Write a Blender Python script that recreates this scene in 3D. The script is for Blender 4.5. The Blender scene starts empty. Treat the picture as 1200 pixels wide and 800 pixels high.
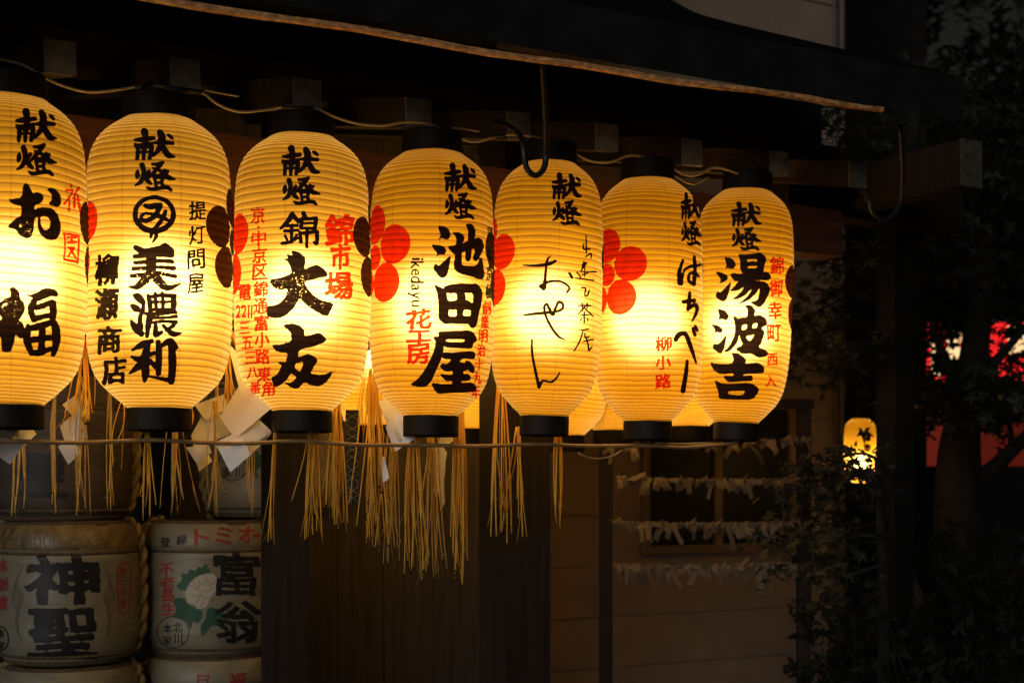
import bpy, math, random
import numpy as np
from mathutils import Matrix, Vector
R = math.radians
rnd = random.Random(7)
sc = bpy.context.scene
COL = sc.collection

# ------------------------------------------------------------------ camera
cam_d = bpy.data.cameras.new('camera'); cam = bpy.data.objects.new('camera', cam_d); COL.objects.link(cam)
cam.location = (0, 0, 1.6); cam.rotation_euler = (R(90), 0, 0)
cam_d.sensor_width = 36; cam_d.lens = 50; cam_d.shift_y = 160 / 1200
cam_d.clip_start = .05; cam_d.clip_end = 400
cam_d.dof.use_dof = True; cam_d.dof.focus_distance = 4.25; cam_d.dof.aperture_fstop = 3.2
sc.camera = cam
# ------------------------------------------------------------------ night sky, added fill lamp, exposure
w = bpy.data.worlds.new('World'); sc.world = w; w.use_nodes = True
nt = w.node_tree; bg = nt.nodes['Background']
sky = nt.nodes.new('ShaderNodeTexSky'); sky.sky_type = 'NISHITA'; sky.sun_disc = False
SUN_EL, SUN_AZ = R(6), R(203)
sky.sun_elevation = SUN_EL; sky.sun_rotation = SUN_AZ
glow = nt.nodes.new('ShaderNodeMix'); glow.data_type = 'RGBA'; glow.blend_type = 'MULTIPLY'; glow.inputs[0].default_value = 1; glow.inputs[7].default_value = (1, .72, .5, 1)   # town glow takes the blue out of the night sky
nt.links.new(sky.outputs[0], glow.inputs[6]); nt.links.new(glow.outputs[2], bg.inputs[0]); bg.inputs[1].default_value = .006
sun_d = bpy.data.lights.new('fill_lamp', 'SUN'); sun_d.energy = 1.15; sun_d.angle = R(40); sun_d.color = (.97, .98, 1)  # added broad neutral fill from the front left, for an unseen street light
sun = bpy.data.objects.new('fill_lamp', sun_d); COL.objects.link(sun)
sdir = Vector((math.sin(SUN_AZ) * math.cos(SUN_EL), math.cos(SUN_AZ) * math.cos(SUN_EL), math.sin(SUN_EL)))
sun.rotation_euler = sdir.to_track_quat('Z', 'Y').to_euler(); sun.location = sdir * 20
sc.view_settings.view_transform = 'Standard'; sc.view_settings.look = 'None'
sc.view_settings.exposure = 0; sc.view_settings.gamma = 1
sc.cycles.use_denoising = True
sc.cycles.max_bounces = 10; sc.cycles.transmission_bounces = 8; sc.cycles.transparent_max_bounces = 12
sc.cycles.diffuse_bounces = 5; sc.cycles.sample_clamp_indirect = 4

# ------------------------------------------------------------------ frames and projections
F = 50 / 36 * 1200.
U = np.array([.8668, .4987, 0.]); N = np.array([-.4987, .8668, 0.]); O = np.array([-1.367, 3.875, 0.])
CAM = np.array([0, 0, 1.6])
def W(s, d, z): return O + U * s + N * d + np.array([0, 0, z])
def at(px, py, d):                      # photo pixel -> point on the vertical plane d metres behind the lantern row
    D = np.array([(px - 600) / F, 1, (560 - py) / F]); t = ((O + N * d - CAM) @ N) / (D @ N); return CAM + D * t
def sd(px, py, d):
    p = at(px, py, d); return (p - O) @ U, p[2]
def aty(px, py, Y): return CAM + np.array([(px - 600) / F, 1, (560 - py) / F]) * Y

# ------------------------------------------------------------------ materials
def mat(name, col, rough=.7, spec=.3, var=.25, scale=8., stretch=(1, 1, 1), bump=0., metal=0., col2=None, trans=0.):
    m = bpy.data.materials.new(name); m.use_nodes = True; t = m.node_tree; b = t.nodes['Principled BSDF']
    b.inputs['Roughness'].default_value = rough; b.inputs['Specular IOR Level'].default_value = spec; b.inputs['Metallic'].default_value = metal
    tc = t.nodes.new('ShaderNodeTexCoord'); mp = t.nodes.new('ShaderNodeMapping'); mp.inputs['Scale'].default_value = stretch
    nz = t.nodes.new('ShaderNodeTexNoise'); nz.inputs['Scale'].default_value = scale; nz.inputs['Detail'].default_value = 6; nz.inputs['Roughness'].default_value = .65
    rp = t.nodes.new('ShaderNodeValToRGB'); c = col; c2 = col2 or tuple(x * (1 - var) for x in col); c1 = tuple(min(1, x * (1 + var)) for x in col)
    rp.color_ramp.elements[0].position = .32; rp.color_ramp.elements[0].color = (*c2, 1); rp.color_ramp.elements[1].position = .7; rp.color_ramp.elements[1].color = (*c1, 1)
    L = t.links.new
    L(tc.outputs['Object'], mp.inputs[0]); L(mp.outputs[0], nz.inputs[0]); L(nz.outputs[0], rp.inputs[0]); L(rp.outputs[0], b.inputs['Base Color'])
    if bump:
        bp = t.nodes.new('ShaderNodeBump'); bp.inputs['Strength'].default_value = bump; bp.inputs['Distance'].default_value = .01
        L(nz.outputs[0], bp.inputs['Height']); L(bp.outputs[0], b.inputs['Normal'])
    if trans:
        tr = t.nodes.new('ShaderNodeBsdfTranslucent'); mx = t.nodes.new('ShaderNodeMixShader'); mx.inputs[0].default_value = trans
        L(rp.outputs[0], tr.inputs[0]); L(b.outputs[0], mx.inputs[1]); L(tr.outputs[0], mx.inputs[2]); L(mx.outputs[0], t.nodes['Material Output'].inputs[0])
    return m
def wood(name, col, axis, **k):          # grain runs along the row (u), across it (n) or up (z)
    st = {'u': (2.2, 2.6, 40), 'z': (30, 30, 1.6), 'n': (18, 6, 40)}[axis]
    return mat(name, col, rough=.75, spec=.25, var=.45, scale=1.6, stretch=st, bump=.25, **k)
def emit(name, col, s):
    m = bpy.data.materials.new(name); m.use_nodes = True; t = m.node_tree; t.nodes.remove(t.nodes['Principled BSDF'])
    e = t.nodes.new('ShaderNodeEmission'); e.inputs[0].default_value = (*col, 1); e.inputs[1].default_value = s
    t.links.new(e.outputs[0], t.nodes['Material Output'].inputs[0]); return m
M = dict(
    beam=wood('old red brown beam wood', (.075, .03, .018), 'u'), post=wood('dark post wood', (.016, .011, .009), 'z'),
    rafter=wood('dark rafter wood', (.035, .025, .02), 'n'), panel=wood('brown board panel', (.034, .028, .025), 'z'),
    dark=mat('dark stained boards', (.012, .011, .0105), rough=.9, spec=.1, var=.4), roof=mat('dark roof tile', (.004, .004, .004), rough=.95, spec=.05, var=.4),
    limewash=mat('weathered white paint on end grain', (.19, .17, .135), var=.45, scale=22, bump=.3), oldend=mat('grimy flaking paint', (.07, .06, .045), var=.7, scale=26, bump=.4), rust=mat('rusted copper gutter', (.55, .27, .10), rough=.4, var=.75, scale=30, stretch=(1.2, 1.2, 3), bump=.3, spec=.5),
    iron=mat('black iron', (.012, .011, .0105), rough=.45, spec=.5, var=.4, scale=30), lacquer=mat('worn black lacquer', (.0075, .0065, .006), rough=.62, spec=.18, var=.6, scale=18, bump=.15),
    cable=mat('cream cable', (.36, .25, .12), rough=.5), tape=mat('black tape', (.015, .015, .016), rough=.5), rope=mat('brown bamboo rail', (.34, .2, .075), rough=.45, spec=.5, var=.45, scale=14, stretch=(2, 2, 12)),
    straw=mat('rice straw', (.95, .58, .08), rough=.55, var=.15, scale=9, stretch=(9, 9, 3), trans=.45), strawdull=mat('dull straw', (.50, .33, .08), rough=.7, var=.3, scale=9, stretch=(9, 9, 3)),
    straw_rope=mat('straw rope', (.20, .16, .07), rough=.85, var=.5, scale=60, stretch=(1, 1, .25), bump=.5), paper=mat('white paper', (.88, .88, .85), rough=.8, var=.03, trans=.2),
    barrelw=mat('barrel wrap', (.165, .155, .105), rough=.45, spec=.5, var=.18, scale=14, stretch=(1, 1, 4), bump=.15), barrelshaded=mat('aged shaded wrap', (.05, .04, .028), rough=.6, var=.35, scale=14, stretch=(1, 1, 4), bump=.15), barrelgold=mat('gold brown band', (.13, .09, .035), rough=.4, spec=.5, var=.6, scale=28),  # upper barrel wrap: weathered tone darkened, its deep shade put into the colour
    mat_straw=mat('straw matting', (.08, .055, .028), rough=.9, var=.6, scale=20, stretch=(6, 6, 1), bump=.5), ink=mat('black ink', (.012, .012, .013), rough=.5),
    inkred=mat('red ink', (.22, .03, .03), rough=.55, var=.2), inkgreen=mat('green print', (.022, .075, .04), rough=.55, var=.3), inkwhite=mat('white print', (.34, .32, .26), rough=.5, var=.08),
    inkgrey=mat('thin grey print', (.11, .10, .08), rough=.6), siding=mat('beige siding', (.22, .165, .12), rough=.85, var=.12, scale=5, bump=.08), glass=mat('dark window glass', (.006, .0065, .007), rough=.55, spec=.2),
    frame=mat('brown window frame', (.13, .09, .06), rough=.6), leaf=mat('maple leaf', (.018, .02, .010), rough=.6, spec=.3, var=.5, scale=3, trans=.2), shrubleaf=mat('shrub leaf', (.009, .012, .007), rough=.8, spec=.15, var=.5, trans=.15),
    bark=mat('bark', (.01, .0085, .007), rough=.9, var=.5, scale=14, bump=.6), ground=mat('packed gravel ground', (.12, .11, .1), rough=.9, var=.4, scale=30, bump=.4), stone=mat('grey stone', (.04, .026, .016), rough=.9, var=.45, scale=7, bump=.6),
    cloth=mat('dark blue cloth', (.02, .03, .045), rough=.8), clothpat=mat('white crest print', (.25, .27, .3), rough=.8), fortune=mat('fortune paper', (.17, .135, .10), rough=.85, var=.2, trans=.2), pipe=mat('drain pipe', (.07, .05, .038), rough=.5))
TIP = M['lacquer']

# ------------------------------------------------------------------ mesh helpers
class MB:
    def __init__(s): s.v = []; s.f = []; s.m = []
    def add(s, vs, fs, mi=0):
        o = len(s.v); s.v += [tuple(float(c) for c in p) for p in vs]
        for f in fs: s.f.append([i + o for i in f]); s.m.append(mi)
    def hexa(s, c, mi=0):                # 8 corners: bottom ring, top ring
        s.add(c, [(3, 2, 1, 0), (4, 5, 6, 7), (0, 1, 5, 4), (1, 2, 6, 5), (2, 3, 7, 6), (3, 0, 4, 7)], mi)
    def rbox(s, s0, s1, d0, d1, z0, z1, mi=0, b=0.):      # box aligned with the row
        if b:                             # eased edges
            for (a0, a1, e0, e1, k0, k1) in ((s0, s1, d0 + b, d1 - b, z0 + b, z1 - b), (s0 + b, s1 - b, d0, d1, z0 + b, z1 - b), (s0 + b, s1 - b, d0 + b, d1 - b, z0, z1)):
                s.rbox(a0, a1, e0, e1, k0, k1, mi)
            return
        s.hexa([W(*p) for p in ((s0, d0, z0), (s1, d0, z0), (s1, d1, z0), (s0, d1, z0), (s0, d0, z1), (s1, d0, z1), (s1, d1, z1), (s0, d1, z1))], mi)
    def tube(s, pts, rad, n=8, mi=0, cap=True):
        P = [np.array(p, float) for p in pts]; k = len(P); rad = rad if hasattr(rad, '__len__') else [rad] * k
        vs = []; ref = None
        for i in range(k):
            t = P[min(i + 1, k - 1)] - P[max(i - 1, 0)]; t = t / (np.linalg.norm(t) + 1e-9)
            if ref is None: ref = np.array([0, 0, 1.]) if abs(t[2]) < .8 else np.array([1., 0, 0])
            a = np.cross(t, ref); a /= np.linalg.norm(a) + 1e-9; b = np.cross(t, a); ref = -b if False else ref - t * (ref @ t); ref /= np.linalg.norm(ref) + 1e-9
            for j in range(n):
                q = 2 * math.pi * j / n; vs.append(P[i] + rad[i] * (a * math.cos(q) + b * math.sin(q)))
        fs = [(i * n + j, i * n + (j + 1) % n, (i + 1) * n + (j + 1) % n, (i + 1) * n + j) for i in range(k - 1) for j in range(n)]
        if cap: fs += [tuple(range(n))[::-1], tuple((k - 1) * n + j for j in range(n))]
        s.add(vs, fs, mi)
    def lathe(s, prof, c=(0, 0, 0), n=32, mi=0, cap=True):
        vs = [(c[0] + r * math.cos(2 * math.pi * j / n), c[1] + r * math.sin(2 * math.pi * j / n), c[2] + z) for r, z in prof for j in range(n)]
        k = len(prof); fs = [(i * n + j, i * n + (j + 1) % n, (i + 1) * n + (j + 1) % n, (i + 1) * n + j) for i in range(k - 1) for j in range(n)]
        if cap: fs += [tuple(range(n))[::-1], tuple((k - 1) * n + j for j in range(n))]
        s.add(vs, fs, mi)
    def build(s, name, mats, parent=None, smooth=False, loc=None):
        mats = mats if isinstance(mats, (list, tuple)) else [mats]
        me = bpy.data.meshes.new(name); v = np.array(s.v)
        org = None
        if parent is not None and loc is None: org = np.array(parent.matrix_world.translation if parent.parent is None else parent.matrix_world.translation)
        o = bpy.data.objects.new(name, me)
        if loc is not None: org = np.array(loc)
        if org is not None: v = v - org
        me.from_pydata(v.tolist(), [], s.f)
        for m in mats: me.materials.append(m)
        me.polygons.foreach_set('material_index', s.m)
        if smooth: me.polygons.foreach_set('use_smooth', [True] * len(me.polygons))
        me.update(); COL.objects.link(o)
        if parent is not None:
            o.parent = parent; 
        elif loc is not None: o.location = loc
        return o
def empty(name, loc):
    o = bpy.data.objects.new(name, None); o.location = loc; o.empty_display_size = .1; COL.objects.link(o)
    o.matrix_world = Matrix.Translation(loc); return o
def tag(o, label=None, cat=None, group=None, kind=None):
    if label: o['label'] = label
    if cat: o['category'] = cat
    if group: o['group'] = group
    if kind: o['kind'] = kind
    return o
def crom(pts, k=6):                      # Catmull-Rom through points of any dimension
    P = np.array(pts, float)
    if len(P) < 3: return np.array([P[0] + (P[-1] - P[0]) * t for t in np.linspace(0, 1, k + 1)])
    Q = np.vstack([2 * P[0] - P[1], P, 2 * P[-1] - P[-2]]); out = []
    for i in range(1, len(Q) - 2):
        for t in np.linspace(0, 1, k, endpoint=False):
            a, b, c, d = Q[i - 1:i + 3]; out.append(.5 * (2 * b + (c - a) * t + (2 * a - 5 * b + 4 * c - d) * t * t + (3 * b - a - 3 * c + d) * t ** 3))
    out.append(P[-1]); return np.array(out)

# ------------------------------------------------------------------ brush lettering: distance fields -> small faced meshes
def vnoise(x, y, seed=0):
    def h(i, j):
        n = (i * 374761393 + j * 668265263 + seed * 974711) & 0x7fffffff; n = ((n ^ (n >> 13)) * 1274126177) & 0x7fffffff
        return ((n ^ (n >> 16)) & 0xffff) / 32767.5 - 1
    xi = np.floor(x).astype(np.int64); yi = np.floor(y).astype(np.int64); fx = x - xi; fy = y - yi
    fx = fx * fx * (3 - 2 * fx); fy = fy * fy * (3 - 2 * fy)
    return (h(xi, yi) * (1 - fx) + h(xi + 1, yi) * fx) * (1 - fy) + (h(xi, yi + 1) * (1 - fx) + h(xi + 1, yi + 1) * fx) * fy
def seg_sdf(X, Y, E, ky=1.):             # signed distance to closed edge soup (even-odd)
    d = np.full(X.shape, 1e9); ins = np.zeros(X.shape, bool)
    for x0, y0, x1, y1 in E:
        ex, ey = x1 - x0, (y1 - y0) * ky; px, py = X - x0, (Y - y0) * ky
        t = np.clip((px * ex + py * ey) / (ex * ex + ey * ey + 1e-12), 0, 1)
        np.minimum(d, (px - t * ex) ** 2 + (py - t * ey) ** 2, out=d)
        if y0 != y1: ins ^= ((y0 > Y) != (y1 > Y)) & (X < (x1 - x0) * (Y - y0) / (y1 - y0) + x0)
    d = np.sqrt(d); return np.where(ins, -d, d)
def poly_edges(p, it=1):
    p = np.array(p, float)
    for _ in range(it):
        q = np.roll(p, -1, 0); p = np.stack([.82 * p + .18 * q, .18 * p + .82 * q], 1).reshape(-1, 2)
    q = np.roll(p, -1, 0); return np.hstack([p, q])
def cap_sdf(X, Y, pts):
    d = np.full(X.shape, 1e9); P = crom(pts, 5) if len(pts) > 2 else np.array(pts, float)
    for (x0, y0, r0), (x1, y1, r1) in zip(P[:-1], P[1:]):
        ex, ey = x1 - x0, y1 - y0; t = np.clip(((X - x0) * ex + (Y - y0) * ey) / (ex * ex + ey * ey + 1e-9), 0, 1)
        np.minimum(d, np.hypot(X - x0 - t * ex, Y - y0 - t * ey) - (r0 + (r1 - r0) * t), out=d)
    return d
def contour(X, Y, f):                    # marching squares, keeps f < 0
    ny, nx = f.shape; vs = []; fs = []; vid = {}
    ins = f < 0; cnt = ins[:-1, :-1].astype(int) + ins[:-1, 1:] + ins[1:, 1:] + ins[1:, :-1]
    def gv(j, i):
        k = (j, i)
        if k not in vid: vid[k] = len(vs); vs.append((X[j, i], Y[j, i]))
        return vid[k]
    def ev(a, b):
        k = (a, b) if a < b else (b, a)
        if k not in vid:
            fa, fb = f[k[0]], f[k[1]]; t = fa / (fa - fb); vid[k] = len(vs)
            vs.append((X[k[0]] + (X[k[1]] - X[k[0]]) * t, Y[k[0]] + (Y[k[1]] - Y[k[0]]) * t))
        return vid[k]
    for j, i in zip(*np.nonzero(cnt)):
        c = [(j, i), (j, i + 1), (j + 1, i + 1), (j + 1, i)]
        if cnt[j, i] == 4: fs.append([gv(*q) for q in c]); continue
        p = []
        for k in range(4):
            a, b = c[k], c[(k + 1) % 4]
            if ins[a]: p.append(gv(*a))
            if ins[a] != ins[b]: p.append(ev(a, b))
        if len(p) > 2: fs.append(p)
    return np.array(vs), fs
FONT_CACHE = {}
def load_glyphs(chars):
    tmp = []
    for ch in sorted(set(chars)):
        c = bpy.data.curves.new('tmp', 'FONT'); c.body = ch; c.resolution_u = 4; o = bpy.data.objects.new('tmp', c); COL.objects.link(o); tmp.append((ch, o))
    dg = bpy.context.evaluated_depsgraph_get(); dg.update()
    for ch, o in tmp:
        me = o.evaluated_get(dg).to_mesh(); use = {}
        for p in me.polygons:
            for k in p.edge_keys: use[k] = use.get(k, 0) + 1
        v = np.array([x.co[:2] for x in me.vertices])
        E = np.array([(*v[a], *v[b]) for (a, b), n in use.items() if n == 1])
        FONT_CACHE[ch] = E
    for ch, o in tmp:
        c = o.data; bpy.data.objects.remove(o); bpy.data.curves.remove(c)
def glyph(ch, cx, cy, gw, gh, bold=.06, shear=.07, step=.55, seed=0, rot=0, rough=.03, wt=.52):
    """font glyph pulled towards brush writing: heavier uprights, rising bars, uneven edges; returns contour in photo units"""
    E = FONT_CACHE[ch].copy(); lo = np.minimum(E[:, :2].min(0), E[:, 2:].min(0)); hi = np.maximum(E[:, :2].max(0), E[:, 2:].max(0)); sz = np.maximum(hi - lo, 1e-3)
    S = max(gw, gh); b = bold * S * wt
    nw, nh = max(gw - 2 * b, .3), max(gh - 2 * b, .3)
    def tr(p):
        x = (p[:, 0] - lo[0]) / sz[0] - .5; y = .5 - (p[:, 1] - lo[1]) / sz[1]
        x, y = x * nw, y * nh - x * nw * shear
        return np.stack([x, y], 1)
    E = np.hstack([tr(E[:, :2]), tr(E[:, 2:])])
    m = .12 * S + 2 * step; xs = np.arange(-gw / 2 - m, gw / 2 + m, step); ys = np.arange(-gh / 2 - m, gh / 2 + m, step); X, Y = np.meshgrid(xs, ys)
    a = .035 * S; k = 2.6 / S
    Xw = X + a * vnoise(X * k, Y * k, seed + 3) ; Yw = Y + a * vnoise(X * k, Y * k, seed + 9)
    f = seg_sdf(Xw, Yw, E, 1.3) - b * (1 + .35 * vnoise(X * k * 1.3, Y * k * 1.3, seed + 5)) + rough * S * .5 * vnoise(X * 9 / S * 1.8, Y * 9 / S * 1.8, seed + 1)
    v, fs = contour(X, Y, f)
    if len(v) == 0: return v, fs
    if rot: c, s_ = math.cos(rot), math.sin(rot); v = np.stack([v[:, 0] * c - v[:, 1] * s_, v[:, 0] * s_ + v[:, 1] * c], 1)
    return v + np.array([cx, cy]), fs
def brush(spec, crop, step=.6, box=None, dry=None, rough=.9, seed=0, fat=.75):
    """hand drawn character: list of ('S', stroke), ('P', polygon), ('-P', hole) in crop units; crop = (x0, y0, scale)"""
    allp = np.array([p[:2] for k, q in spec for p in q], float); lo = allp.min(0) - 45; hi = allp.max(0) + 45
    x0, y0, k = crop; st = step * k
    X, Y = np.meshgrid(np.arange(lo[0], hi[0], st), np.arange(lo[1], hi[1], st))
    f = np.full(X.shape, 1e9)
    for kind, q in spec:
        if kind == 'S': f = np.minimum(f, cap_sdf(X, Y, q))
        elif kind == 'P': f = np.minimum(f, seg_sdf(X, Y, poly_edges(q)))
    for kind, q in spec:
        if kind == '-P': f = np.maximum(f, -seg_sdf(X, Y, poly_edges(q)))
    f = np.where(f > 1e8, f, f - (fat * k if any(q[0] == 'S' for q in spec) else .25 * k)) + rough * k * .35 * vnoise(X / k / 2.2, Y / k / 2.2, seed) + rough * k * .25 * vnoise(X / k / 6, Y / k / 6, seed + 4)
    if dry:                               # bare paper flecks where the brush ran dry
        for (cx, cy, rx, ry, amt) in dry:
            mask = np.exp(-(((X - cx) / rx) ** 2 + ((Y - cy) / ry) ** 2))
            g = vnoise(X / k / .9, Y / k / .8, seed + 7) + .6 * vnoise(X / k / 2.6, Y / k / .8, seed + 8)
            f = np.maximum(f, np.where(g > 1.15 - (amt - .14) * mask, .6, -1.) * k * .4 + (mask < .12) * -9)
    v, fs = contour(X, Y, f); v = v / k + np.array([x0, y0])
    if box:
        (a0, b0, a1, b1), (c0, d0, c1, d1) = box; v = (v - [a0, b0]) / [a1 - a0, b1 - b0] * [c1 - c0, d1 - d0] + [c0, d0]
    return v, fs

# strokes of the hand painted characters
S_, P_, H_ = 'S', 'P', '-P'
KENTO = [(S_, [(165, 92, 34), (172, 130, 30), (178, 180, 28), (178, 235, 26)]), (S_, [(62, 186, 9), (140, 182, 22), (262, 165, 17)]), (S_, [(68, 240, 14), (92, 290, 18), (86, 390, 16)]),
  (S_, [(75, 248, 13), (160, 238, 12), (245, 228, 16)]), (S_, [(236, 232, 20), (240, 300, 22), (222, 388, 16)]), (S_, [(160, 240, 14), (160, 300, 17), (157, 398, 13)]), (S_, [(110, 322, 8), (212, 318, 8)]),
  (S_, [(122, 262, 8), (146, 288, 8)]), (S_, [(202, 260, 8), (176, 290, 8)]), (S_, [(266, 220, 9), (350, 214, 19), (470, 222, 15)]), (S_, [(332, 102, 26), (354, 150, 34), (350, 220, 32), (325, 285, 24), (262, 364, 8)]),
  (S_, [(352, 235, 18), (392, 310, 28), (430, 358, 26), (494, 372, 5)]), (S_, [(422, 130, 8), (448, 148, 15), (470, 170, 9)]),
  (S_, [(92, 530, 10), (90, 570, 22), (84, 604, 11)]), (S_, [(215, 535, 14), (186, 582, 8)]), (S_, [(138, 466, 24), (156, 530, 22), (152, 600, 22), (122, 655, 18), (70, 690, 5)]), (S_, [(160, 600, 11), (198, 640, 20), (235, 672, 12)]),
  (S_, [(252, 456, 10), (310, 455, 16), (365, 438, 13)]), (S_, [(345, 455, 18), (292, 520, 18), (250, 570, 16), (208, 606, 7)]), (S_, [(262, 498, 8), (290, 520, 11)]), (S_, [(386, 520, 9), (350, 546, 8)]), (S_, [(418, 538, 12), (372, 570, 8)]),
  (S_, [(312, 510, 11), (360, 552, 18), (420, 602, 24), (492, 622, 5)]), (S_, [(282, 580, 9), (352, 575, 9)]), (S_, [(272, 605, 12), (288, 665, 12)]), (S_, [(368, 602, 14), (352, 665, 13)]), (S_, [(275, 607, 10), (370, 602, 10)]), (S_, [(290, 660, 9), (355, 658, 9)]),
  (S_, [(288, 690, 10), (298, 712, 11)]), (S_, [(366, 682, 11), (348, 715, 10)]), (S_, [(196, 715, 7), (240, 735, 15), (330, 722, 14), (410, 715, 18), (455, 745, 10)])]
CH_O = [(P_, [(95, 228), (130, 238), (262, 215), (265, 110), (292, 42), (345, 85), (382, 165), (430, 155), (480, 168), (510, 215), (500, 260), (465, 290), (400, 308), (402, 362), (450, 335), (540, 330), (620, 350), (680, 430), (712, 540), (700, 650), (650, 705), (590, 718), (530, 700), (460, 630), (438, 540), (452, 440), (402, 452), (395, 600), (358, 680), (310, 697), (250, 672), (190, 600), (160, 580), (95, 565), (110, 530), (180, 465), (252, 425), (252, 312), (190, 305), (130, 280)]),
  (H_, [(466, 442), (520, 430), (570, 450), (592, 500), (580, 580), (540, 603), (505, 588), (475, 530)]), (H_, [(240, 522), (260, 550), (240, 574), (216, 550)]), (P_, [(545, 125), (600, 100), (650, 118), (702, 180), (716, 260), (700, 312), (660, 326), (600, 305), (565, 285), (602, 250), (608, 190), (580, 150)])]
CH_GI = [(S_, [(820, 50, 7), (832, 92, 13)]), (S_, [(768, 130, 8), (840, 130, 13), (845, 150, 9), (800, 222, 9), (748, 290, 11)]), (S_, [(808, 205, 10), (808, 372, 9)]), (S_, [(846, 222, 6), (872, 250, 8)]), (S_, [(922, 98, 12), (890, 148, 12), (872, 190, 11), (866, 330, 15)]), (S_, [(905, 180, 9), (915, 260, 11), (936, 360, 12), (952, 412, 5)]), (S_, [(872, 242, 9), (935, 247, 9)])]
CH_EN = [(S_, [(82, 508, 8), (88, 630, 7), (78, 745, 8)]), (S_, [(75, 512, 9), (140, 518, 8), (217, 532, 9)]), (S_, [(217, 530, 9), (214, 660, 7), (204, 782, 8)]), (S_, [(78, 752, 9), (205, 775, 9)]), (S_, [(112, 545, 7), (192, 550, 7)]), (S_, [(150, 525, 6), (150, 595, 7)]), (S_, [(108, 592, 8), (195, 592, 8)]), (S_, [(118, 640, 7), (172, 640, 7)]), (S_, [(170, 645, 8), (118, 722, 8)]), (S_, [(138, 662, 8), (188, 738, 9)])]
CH_FUKU = [(P_, [(105, 65), (150, 62), (200, 115), (202, 180), (250, 225), (257, 290), (225, 350), (182, 405), (235, 435), (252, 490), (285, 500), (252, 580), (205, 588), (165, 545), (152, 560), (140, 640), (105, 727), (50, 732), (22, 712), (18, 600), (-10, 520), (-40, 450), (35, 380), (0, 345), (-50, 320), (-60, 260), (0, 225), (60, 180), (115, 165), (118, 130)]),
  (H_, [(18, 238), (60, 213), (88, 230), (60, 258), (22, 268)]), (P_, [(272, 137), (320, 145), (390, 115), (460, 75), (520, 72), (575, 92), (602, 130), (585, 158), (545, 140), (480, 162), (400, 197), (360, 192), (330, 158)]),
  (S_, [(355, 205, 28), (320, 285, 28), (348, 390, 26)]), (S_, [(375, 270, 24), (450, 248, 24), (540, 212, 20)]), (S_, [(548, 228, 32), (552, 300, 32), (548, 392, 26)]), (S_, [(352, 392, 26), (430, 368, 22), (525, 345, 20)]),
  (S_, [(288, 455, 14), (285, 520, 30), (280, 620, 33), (325, 735, 26)]), (S_, [(300, 488, 26), (400, 468, 30), (540, 425, 26)]), (S_, [(562, 440, 34), (582, 520, 38), (582, 640, 36), (552, 752, 22)]), (S_, [(330, 742, 26), (420, 738, 28), (520, 700, 20)]), (S_, [(282, 612, 26), (440, 592, 28), (580, 572, 22)]), (S_, [(440, 480, 28), (432, 700, 32)])]
ring = [(229 + 143 * math.cos(a), 199 + 126 * math.sin(a), 15 + 3 * math.sin(a)) for a in np.linspace(.9, .9 + 2 * math.pi, 22)]
CH_MI = [(S_, ring), (S_, [(212, 335, 10), (202, 372, 5)]), (S_, [(232, 335, 9), (246, 362, 10), (220, 408, 3)]), (S_, [(162, 135, 12), (200, 142, 18), (272, 132, 17)]), (S_, [(272, 140, 17), (235, 210, 16), (170, 250, 14)]), (S_, [(170, 250, 15), (130, 236, 12), (150, 197, 7), (200, 196, 8), (260, 212, 14), (325, 242, 11)]), (S_, [(312, 180, 12), (290, 232, 13), (240, 300, 12), (210, 312, 6)])]
CH_BI = [(S_, [(88, 448, 13), (120, 465, 20), (160, 490, 22)]), (S_, [(310, 440, 22), (260, 462, 18), (220, 475, 12)]), (S_, [(82, 515, 11), (160, 508, 14), (260, 500, 16), (362, 505, 15)]), (S_, [(300, 445, 24), (350, 468, 20), (362, 480, 12)]), (S_, [(150, 478, 16), (240, 455, 10), (320, 440, 14)]), (S_, [(260, 478, 14), (340, 480, 18)]),
  (S_, [(85, 563, 10), (180, 557, 13), (260, 549, 11), (362, 556, 13)]), (S_, [(68, 608, 11), (180, 602, 11), (260, 594, 9), (376, 604, 14)]), (S_, [(60, 661, 11), (180, 652, 12), (260, 641, 11), (386, 665, 12)]), (S_, [(208, 495, 34), (206, 640, 34)]), (S_, [(208, 640, 36), (150, 702, 28), (95, 744, 17), (45, 742, 4)]), (S_, [(212, 636, 34), (265, 698, 30), (325, 750, 20), (420, 722, 4)])]
CH_NO = [(S_, [(85, 72, 11), (115, 90, 27), (150, 126, 18)]), (S_, [(64, 155, 10), (95, 175, 24), (122, 192, 13)]), (S_, [(60, 275, 8), (95, 330, 26), (140, 372, 20)]), (S_, [(152, 120, 9), (152, 180, 13), (128, 250, 14), (132, 330, 18)]), (S_, [(192, 75, 11), (204, 130, 16), (206, 190, 10)]), (S_, [(190, 86, 9), (300, 74, 12), (395, 80, 15)]), (S_, [(388, 85, 20), (390, 150, 20), (384, 202, 14)]), (S_, [(245, 60, 9), (256, 190, 9)]), (S_, [(302, 55, 9), (308, 190, 9)]), (S_, [(200, 126, 7), (390, 123, 7)]), (S_, [(210, 186, 9), (385, 184, 11)]),
  (S_, [(173, 218, 9), (280, 217, 11), (406, 205, 9)]), (S_, [(205, 222, 20), (196, 290, 22), (182, 392, 10)]), (S_, [(224, 250, 7), (320, 248, 7), (410, 239, 11)]), (S_, [(225, 285, 7), (320, 277, 8), (406, 284, 12)]), (S_, [(250, 296, 12), (252, 378, 18), (300, 360, 8)]), (S_, [(308, 308, 8), (350, 350, 15), (390, 376, 19), (446, 368, 3)]), (S_, [(388, 308, 12), (330, 346, 7)])]
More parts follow.
